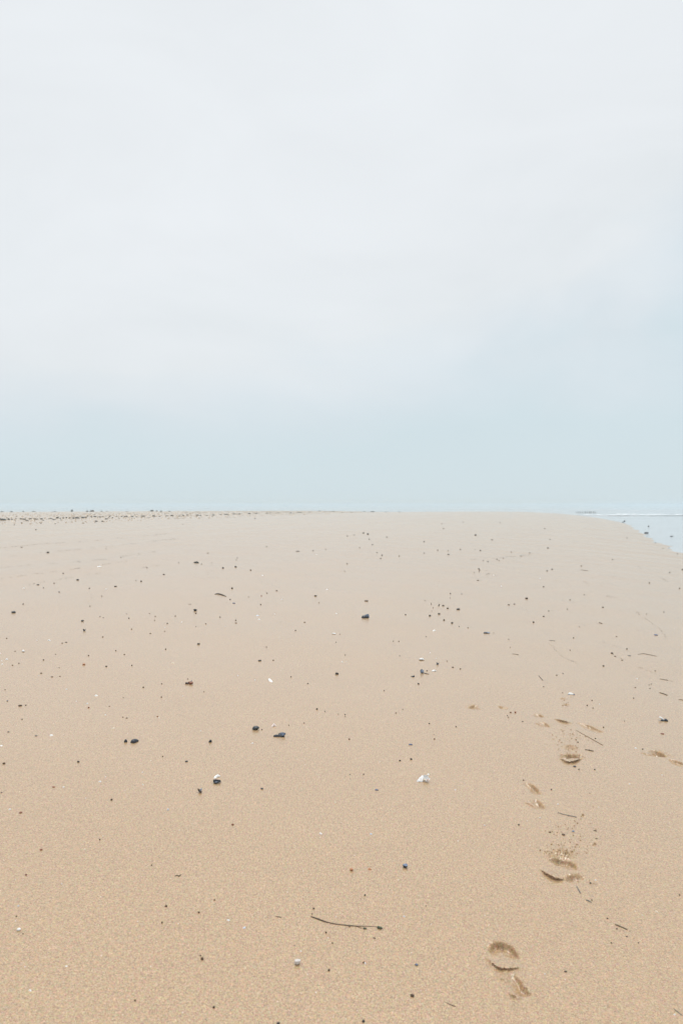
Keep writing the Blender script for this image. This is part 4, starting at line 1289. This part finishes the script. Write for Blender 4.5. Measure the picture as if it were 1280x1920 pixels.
# ------------------------------------------------------------------ everything small enough to be only a pebble or a chip: x, y, width, height in photo pixels
SM = {}
SM['dark'] = [
    (68, 993, 3, 2), (90, 1036, 5, 3), (227, 1045, 2.4, 2), (104, 982, 3, 1.4), (343, 983, 2.4, 1.6), (478, 972, 3, 1.6), (500, 1025, 2.4, 2), (587, 1032.5, 2.4, 2), (610.5, 1030, 2.2, 2), (418, 1065, 4, 2.6), (442, 1063, 4, 2.6),
    (470, 1069, 3, 2.2), (378, 1057.5, 2.2, 2), (445, 1046, 2.4, 2), (443, 1050, 2.2, 1.8), (335, 1055, 2, 1.6), (397, 1055, 2, 1.6), (681, 999.5, 4.2, 1.8), (689.5, 1001.5, 4, 2.6), (664, 1003, 3, 1.2), (651, 1005, 2.4, 2),
    (692, 1011, 3, 1.8), (725, 1007, 3, 1.8), (698, 1021, 2.8, 2.2), (674, 1027, 2.4, 2), (706.5, 1036, 2.4, 2), (716, 1041, 3, 2.4), (713.5, 1047, 2.6, 2.2), (650.5, 1057, 3.2, 2), (748, 1042.5, 3, 1.8), (794.5, 1015.5, 3, 2.2),
    (795, 1037, 3, 1.6), (820, 1031.5, 2.6, 2), (839.5, 1032.5, 2.4, 2), (840, 1039.5, 3.6, 1.8), (862.5, 1030, 2.6, 2), (900, 1032, 3.2, 2.4), (890, 1030, 1.8, 1.5), (831, 991, 3, 1.4), (937, 980, 2.4, 1.6), (905.5, 1051, 2.4, 2),
    (914, 1053, 2.6, 2), (931, 1048.5, 2.6, 2.2), (935, 1051, 2.4, 2), (943, 1046.5, 2.2, 2), (897, 1066.5, 3, 2.6), (898.5, 1069, 2.6, 2), (958, 1035, 2.4, 2), (1020.5, 991, 3, 1.8), (1030.5, 1011.5, 2.6, 2), (1026.5, 1027.5, 4, 2),
    (992.5, 1036.5, 2.4, 2), (976, 1042.5, 4.6, 1.2), (1034.5, 1067.5, 3.2, 2.4), (1025, 1070.5, 2.8, 2.2), (1147.5, 1049, 2.4, 2), (1174.5, 1008.5, 2.4, 1.8), (1228, 1018, 3, 1.6), (1253, 1027.5, 2.4, 1.6), (1269, 1038.5, 2.4, 2), (1242, 1028, 2.2, 1.4),
    (119, 1075, 2.8, 2.2), (71.5, 1096.5, 5, 1.8), (102, 1093.5, 2.6, 2), (82, 1102, 2.4, 2), (217, 1099.5, 5.2, 2), (168, 1103, 2.6, 2.4), (111.5, 1110, 3, 2), (307.5, 1077, 4, 2), (265, 1090, 3.6, 2.6), (255, 1088.5, 2.2, 1.5), (276, 1064.5, 2.2, 2),
    (191, 1117.5, 3, 1.6), (44, 1132.5, 3.2, 2), (169, 1136.5, 2.4, 2), (242, 1159, 3, 1.8), (291.5, 1155.5, 2.4, 2), (314, 1168.8, 2.6, 2.4), (280.5, 1150, 2, 1.8), (290, 1163, 2, 1.8), (237.5, 1151, 2, 1.8), (188, 1156, 2, 1.8), (194, 1158, 2.2, 1.8),
    (435.5, 1103, 4, 2.8), (431.5, 1124, 3, 2), (442, 1163, 3, 2), (488.8, 1133.5, 2.6, 2.2), (591.5, 1117.3, 5.4, 2.6), (500.5, 1112, 3, 2), (412.5, 1157, 3, 2), (329, 1155, 2.6, 2), (367.5, 1174.5, 2, 1.6), (554, 1182, 2.8, 2.4), (637, 1189, 2, 1.8),
    (646, 1071, 2, 1.8), (760, 1152.6, 2.8, 2.2), (844, 1112.7, 2.8, 2.2), (865, 1113.6, 2.4, 1.8), (843.5, 1121, 2, 1.6), (796, 1126, 2, 1.6), (808, 1131, 2, 1.8), (808, 1133.5, 2, 1.6), (823, 1133.5, 3, 1.8), (822, 1135.8, 2.6, 2), (830.5, 1135.6, 5, 2),
    (839, 1140.6, 4.4, 2.2), (811.5, 1139.5, 2.2, 1.6), (809, 1145.5, 2, 1.6), (805.5, 1154.5, 4.2, 3.2), (822.5, 1151, 4.8, 3), (832, 1162.6, 3.4, 2.6), (847, 1168.2, 4.2, 3), (860, 1174.5, 2.2, 2), (897.5, 1072, 1.8, 1.5), (888.5, 1073.5, 2, 1.6),
    (912, 1076.5, 2.2, 1.8), (915.5, 1075.5, 2.2, 1.8), (895.5, 1088, 4, 1.4), (986.5, 1122, 5.4, 3), (1018.5, 1100, 3, 2), (963.5, 1132.5, 4, 1.6), (1063, 1142, 2.4, 2), (1028, 1145.5, 2.6, 2), (999.5, 1166.6, 3.6, 2.6), (1018.5, 1155.5, 4, 2),
    (1129.5, 1138.6, 3.6, 2), (1074.5, 1196, 2.6, 2.2), (1216.5, 1093, 2.6, 2.4), (1254.5, 1073.5, 2.6, 2.2), (1278, 1068, 2.8, 2.6), (1273, 1103, 2.6, 2.2), (1243.5, 1147.5, 2.2, 1.8), (1068, 1124.5, 2.4, 2), (1094.5, 1115, 2.4, 1.8), (1211, 1151, 2.2, 1.8),
    (82, 1237.3, 3, 2.4), (199.5, 1249.5, 4, 2.6), (247.5, 1247.5, 3, 2.4), (311, 1217, 3, 2.6), (269, 1288.6, 3.2, 2.6), (303, 1307, 3, 2.6), (42, 1348.5, 2.8, 2.4), (49, 1322.2, 3.2, 2.2), (111.5, 1252, 2.2, 1.6), (303.5, 1282, 2.6, 2), (231.5, 1308, 2.2, 1.8),
    (372.5, 1207.5, 5, 3), (487, 1238.8, 6, 2.6), (631.5, 1263.3, 6.4, 4), (577, 1281.6, 3, 2.2), (545.5, 1269, 2.6, 2), (594, 1329.5, 3.8, 2.8), (609, 1334, 2.4, 2), (634, 1338.8, 2.2, 2), (352.5, 1272.8, 2.4, 2), (499.5, 1213, 2.4, 2), (630, 1204, 2.4, 1.8),
    (784, 1282.2, 3.8, 2.6), (719.5, 1295, 2.6, 2.2), (647, 1228, 2.2, 2), (837.5, 1239.3, 2.4, 2), (848.5, 1251.2, 4, 1.8), (862.5, 1254.2, 3, 2.2), (800, 1257.6, 2.8, 2), (749, 1229.5, 2.4, 1.8), (747.5, 1202.5, 3, 1.6), (737, 1202, 2.2, 1.8), (798.5, 1193.5, 2.4, 1.8),
    (646.5, 1339.6, 2.6, 2), (647, 1343.6, 2.2, 1.8), (804.5, 1356.6, 3, 2.2), (854.5, 1362.6, 2.8, 2.4), (950.5, 1341.5, 2.4, 2), (952.5, 1344.6, 3, 1.6), (953, 1198.5, 2.2, 2), (956, 1213.5, 2.2, 1.6), (1130.5, 1248.6, 4, 2.2), (1146.5, 1224.6, 4.8, 2.2),
    (1174.5, 1216.8, 2.8, 2.2), (1018.5, 1287.4, 2.4, 2), (1054.5, 1262.8, 2.4, 1.8), (1109, 1313, 2.6, 2), (1100, 1322.4, 3, 2), (1111, 1327.5, 2.6, 2), (1217.5, 1290.6, 2.4, 2), (1216, 1284, 2.2, 1.8), (1220, 1282.5, 2.4, 1.6), (1187, 1309, 2.6, 2), (1130.5, 1363.4, 3, 2),
    (1115.5, 1384.6, 3, 2), (1082.5, 1391.8, 3, 2.6), (1079.5, 1387, 2.4, 2.2), (1054, 1299, 2.2, 1.8), (979, 1352.6, 3, 1.6), (147, 1428.3, 5, 3), (770.5, 1423.4, 4.6, 3.2), (749.5, 1426.2, 4.2, 2.6), (681.5, 1451.8, 2.8, 2.4), (655.5, 1452, 2, 2),
    (1033, 1480.2, 3.2, 2.8), (972, 1546.2, 4, 2.2), (980.5, 1462.6, 3.2, 2), (1114, 1442.8, 3.8, 2.2), (1084.5, 1442.6, 3, 2.6), (1105, 1487.4, 2.4, 1.8), (1204, 1404.6, 2.8, 2.2), (588, 1703.4, 3.4, 3), (585, 1713.4, 2.8, 2.4), (684, 1678.4, 3.4, 3.2),
    (681, 1915, 6, 4), (1273, 1678, 3.2, 2.4), (1174, 1755.8, 4.2, 2), (1155.5, 1741.4, 3.2, 2.2), (1138, 1722, 3.4, 2), (1196, 1767.6, 3, 2), (1106, 1655.6, 4, 2.8), (798, 1698.4, 2.4, 2), (1108.5, 1687.4, 3, 1.8), (31.5, 1717.8, 3.2, 2.2), (44, 1751, 3, 1.8)]
SM['brown'] = [
    (41, 1026, 4, 1.4), (390, 1037, 3.4, 1.2), (828, 982, 3, 1.2), (868, 979, 3, 1.2), (922, 1012, 4, 1.2), (1089, 1061, 2.8, 1.6), (199.5, 1029, 3, 1), (367.5, 1150, 3.2, 2), (386, 1169.5, 2.6, 2), (466, 1119, 2.4, 2), (519, 1107.6, 4, 1.6), (598, 1130, 2.2, 1.8),
    (442.5, 1168, 4, 1.4), (571, 1166.6, 3.2, 1.8), (686.5, 1126.8, 7, 2.2), (877, 1177, 3, 1.6), (925, 1186.6, 2.4, 1.6), (953, 1134, 4, 1.6), (282.5, 1187.6, 3.6, 1.6), (247, 1179.6, 2.6, 2), (309, 1183.4, 3, 1.4), (117, 1205.8, 2.8, 2), (13, 1196.6, 2.8, 1.8),
    (217.5, 1220.2, 2.6, 2), (233.5, 1227, 2.8, 2.2), (105, 1226.6, 2.4, 1.8), (166.5, 1229.2, 2.6, 2.2), (24, 1247.2, 3, 1.8), (36, 1243.6, 2.6, 2), (78, 1262.2, 4, 1.8), (98, 1269, 4.2, 1.6), (113, 1268, 3, 1.6), (29, 1221, 3, 1.4), (193, 1194.2, 3.2, 1.8),
    (10, 1293.2, 3, 1.2), (38.5, 1323, 7, 2.8), (205.5, 1324.2, 2.8, 1.8), (231, 1344.6, 2.6, 2), (238, 1346.2, 4, 1.6), (512.5, 1237.8, 4, 1.6), (570, 1355.6, 2.8, 1.8), (541.5, 1359.6, 2.4, 2), (491, 1368, 2.6, 2), (382.5, 1297.2, 2.4, 1.8), (742, 1336.6, 3.2, 2.2),
    (814, 1385.6, 3.4, 2.4), (654.5, 1385.8, 3.4, 2.4), (754.5, 1330, 2.2, 1.8), (1152, 1230.4, 3, 1.6), (1165.5, 1237.8, 3.4, 1.4), (1068, 1219, 2.4, 2), (1043, 1265.8, 4, 1.4), (1227.5, 1257.8, 3.2, 1.4), (1155, 1193.2, 3.2, 1.4), (1190, 1289, 3.2, 1.4),
    (1170, 1351.8, 2.4, 1.8), (8, 1431.6, 5, 3.2), (209.5, 1499.6, 3.8, 3), (187.5, 1574.2, 2.8, 2.6), (305, 1418.2, 2.6, 2.2), (311.5, 1699, 5, 3.4), (402, 1687.4, 3.4, 2.6), (373, 1710.6, 4, 3.2), (611, 1748.8, 3.4, 3), (616.5, 1819, 4.4, 4), (401, 1888.8, 4.6, 3.4),
    (623, 1768, 3, 2.6), (682, 1804.4, 5, 3.2), (701.5, 1758.6, 5, 2), (1059.5, 1821.6, 6, 2.8), (1145, 1767.8, 2.8, 2.2), (253.5, 1876, 3.4, 3), (284.5, 1622, 2.8, 2.4), (304, 1729.8, 3.4, 3), (1055.5, 1564.8, 6.6, 2.8), (1030, 1560.2, 5.4, 2.2), (1115, 1557.2, 6, 1.8), (1117.5, 1572.2, 5, 1.6), (379, 1798, 5.4, 4.6), (376, 1791.5, 3.2, 2.4)]
SM['red'] = [
    (490, 1117.2, 3, 2), (167, 1326.6, 3.4, 2.2), (295.5, 1343.2, 3.2, 2.2), (956.5, 1335.8, 3.4, 2.2), (965.5, 1335.6, 3.6, 2.8), (1241, 1375.8, 7, 2.2), (101, 1475.6, 5, 2.2), (436.5, 1546, 5, 2.8), (49.5, 1640.4, 3.4, 3)]
SM['grey'] = [
    (500, 1204, 0, 0), (124.5, 1204.2, 5, 1.4), (68, 1379.6, 5.2, 1.6), (350, 1427.4, 6, 3), (491, 1478.6, 5.4, 3), (1076.5, 1437, 6, 2.8), (1179, 1229.4, 6, 1.2), (1085.5, 1175.2, 2.4, 1.8), (16, 1372.2, 4.4, 1.6), (3.5, 1485.8, 3.4, 1.8), (813, 1377.4, 2, 1.6)]
SM['blue'] = [(14.5, 1314.2, 3.2, 2.2)]
SM['white'] = [
    (593, 1040, 2.6, 1.8), (45, 1103, 4.2, 2.2), (199, 1104.6, 4.2, 1.8), (309, 1176.6, 2.6, 1.8), (341, 1166.4, 3.2, 1.8), (492, 1079.2, 4, 1.8), (528, 1124.4, 3.4, 2.4), (486, 1161.4, 5, 2), (515, 1151.2, 3, 1.8), (613, 1105.2, 4.2, 1.6), (630, 1150.4, 4, 1.6),
    (422, 1174.8, 2.4, 1.8), (925, 1078.6, 3.2, 1.8), (939, 1099, 3.2, 1.8), (1012, 1084.6, 3, 2), (69.5, 1200.6, 2.8, 1.8), (92.5, 1200.8, 7, 2.8), (1, 1225, 3, 2), (13, 1236.2, 6, 3.6), (4, 1239, 3, 2), (5, 1245.2, 4, 2), (73, 1267, 2.6, 2), (125, 1292.6, 4.2, 2.4),
    (181, 1304.2, 7, 3), (164, 1319.3, 5, 2.6), (143.5, 1315, 2.8, 2), (198, 1340.6, 3.4, 2.2), (298.5, 1345.8, 3.2, 1.6), (97, 1378.4, 7.2, 3.2), (3, 1398, 5.6, 2), (478, 1275.3, 3.2, 2.4), (446, 1266.8, 3, 2), (641, 1241.2, 4.4, 2.2), (649, 1240.2, 2.2, 1.6),
    (343, 1304.8, 2.4, 2), (376.5, 1370.4, 3, 2.2), (473.5, 1393.3, 4, 2.4), (817, 1234.4, 3, 1.6), (806, 1224, 3, 1.4), (1123, 1320.7, 3, 2.2), (1193, 1272.6, 4.2, 2), (267.5, 1447.7, 3.2, 2), (198, 1456.7, 3, 2), (187.5, 1465.3, 6, 3), (119.5, 1475.7, 4, 2.2), (268, 1471.2, 3.4, 2.2),
    (161, 1496.6, 2.4, 2), (19, 1517.4, 5.4, 2.6), (336.5, 1556.4, 2.4, 2.2), (711.5, 1428.7, 2.4, 2), (853, 1480.8, 3.6, 2.4), (907.5, 1547.7, 3.4, 2.4), (1191, 1403, 5, 3), (1045, 1507.8, 3.4, 2.8), (1011.5, 1533.2, 3.4, 2), (1240, 1453.2, 2.6, 2), (1179, 1469.7, 3.4, 2), (629.5, 1719, 3, 2.4),
    (684.5, 1806, 3.8, 3), (1116, 1650, 4, 2.8), (57, 1856.6, 6.4, 3.2), (125, 1811.2, 4.4, 2), (564, 1783.4, 3.4, 2), (824.5, 1822, 3.2, 2.6), (1203, 1716, 3, 2.4), (1263.5, 1902, 4, 2.4), (116, 1657, 3.2, 2.6), (1030, 1540, 2.4, 2), (1021, 1826, 3.4, 2.4)]
SM['cream'] = [(324.5, 1243.2, 5.2, 2.4), (213, 1365.7, 6.2, 2.8), (628.5, 1504.8, 5, 2.8), (159, 1592.2, 4.2, 2.2), (397, 1700.6, 4, 2.4), (1230, 1710, 6.6, 4)]
SM['paleblue'] = [(315, 1518, 4.4, 3.8), (695.5, 1563.6, 5, 3.2), (34.5, 1698.4, 4, 2.6), (757, 1718, 4, 2.4)]

NOUN = {'white': 'shell chip', 'cream': 'shell chip', 'paleblue': 'shell chip'}
WORD = {'dark': 'dark', 'brown': 'brown', 'red': 'rusty', 'grey': 'grey', 'blue': 'bright-blue', 'white': 'white', 'cream': 'cream', 'paleblue': 'bluish'}
GRP = {'dark': 'small dark pebbles scattered over the sand', 'brown': 'small brown pebbles scattered over the sand', 'red': 'rusty pebbles scattered over the sand', 'grey': 'small grey pebbles scattered over the sand',
       'blue': None, 'white': 'small white shell chips scattered over the sand', 'cream': 'cream shell chips scattered over the sand', 'paleblue': 'bluish shell chips scattered over the sand'}


def sector(dx, dy):
    """Where a thing lies from a landmark; across the view, or beyond it (up the photograph), or this side of it."""
    a = math.degrees(math.atan2(-dy, dx)) % 360
    return ('right of', 'beyond and right of', 'beyond', 'beyond and left of', 'left of', 'in front and left of', 'in front of', 'in front and right of')[int((a + 22.5) // 45) % 8]


for mat, items in SM.items():
    items = [q for q in items if q[2] > 0]
    noun = NOUN.get(mat, 'pebble')
    size = lambda q: 'small' if q[2] >= 4 else 'tiny'
    for i, q in enumerate(items):
        px, py, w, h = q
        lm = min(LM, key=lambda l: math.hypot(l[1] - px, (l[2] - py) * 1.6))
        sc = sector(px - lm[1], py - lm[2])
        same = sorted(math.hypot(r[0] - lm[1], r[1] - lm[2]) for r in items if size(r) == size(q) and sector(r[0] - lm[1], r[1] - lm[2]) == sc)
        rank = same.index(math.hypot(px - lm[1], py - lm[2])) + 1
        label = f"{size(q)} {WORD[mat]} {noun} {sc} {lm[0]}, {'' if rank == 1 else ORD[rank] + ' '}nearest"
        g, u = mpp(px, py + h * 0.25)
        el_ = math.atan2(H - g.z, g.y)
        D = 0.8 * w
        Ht = math.sqrt(max((h * 1.05) ** 2 - (D * math.sin(el_)) ** 2, (0.35 * h) ** 2)) / math.cos(el_)
        Ht = min(Ht, w * 1.1) * 1.25
        chip = noun == 'shell chip'
        me = (CHIP if chip else PEB)[mat][int(rng.integers(4))]
        o = link('shell_fragment' if chip else 'pebble', me, label=label, cat='shell fragment' if chip else 'pebble', group=GRP[mat])
        gr = 0.86 if w < 2.5 else 0.94 if w < 3.3 else 1.02
        o.location = (g.x, g.y, g.z - Ht * u * 0.22)
        o.scale = (w * u * gr, D * u * gr, Ht * u * gr * 0.88)
        o.rotation_euler = (0, 0, float(rng.uniform(-0.45, 0.45)) + (math.pi if rng.uniform() < 0.5 else 0))
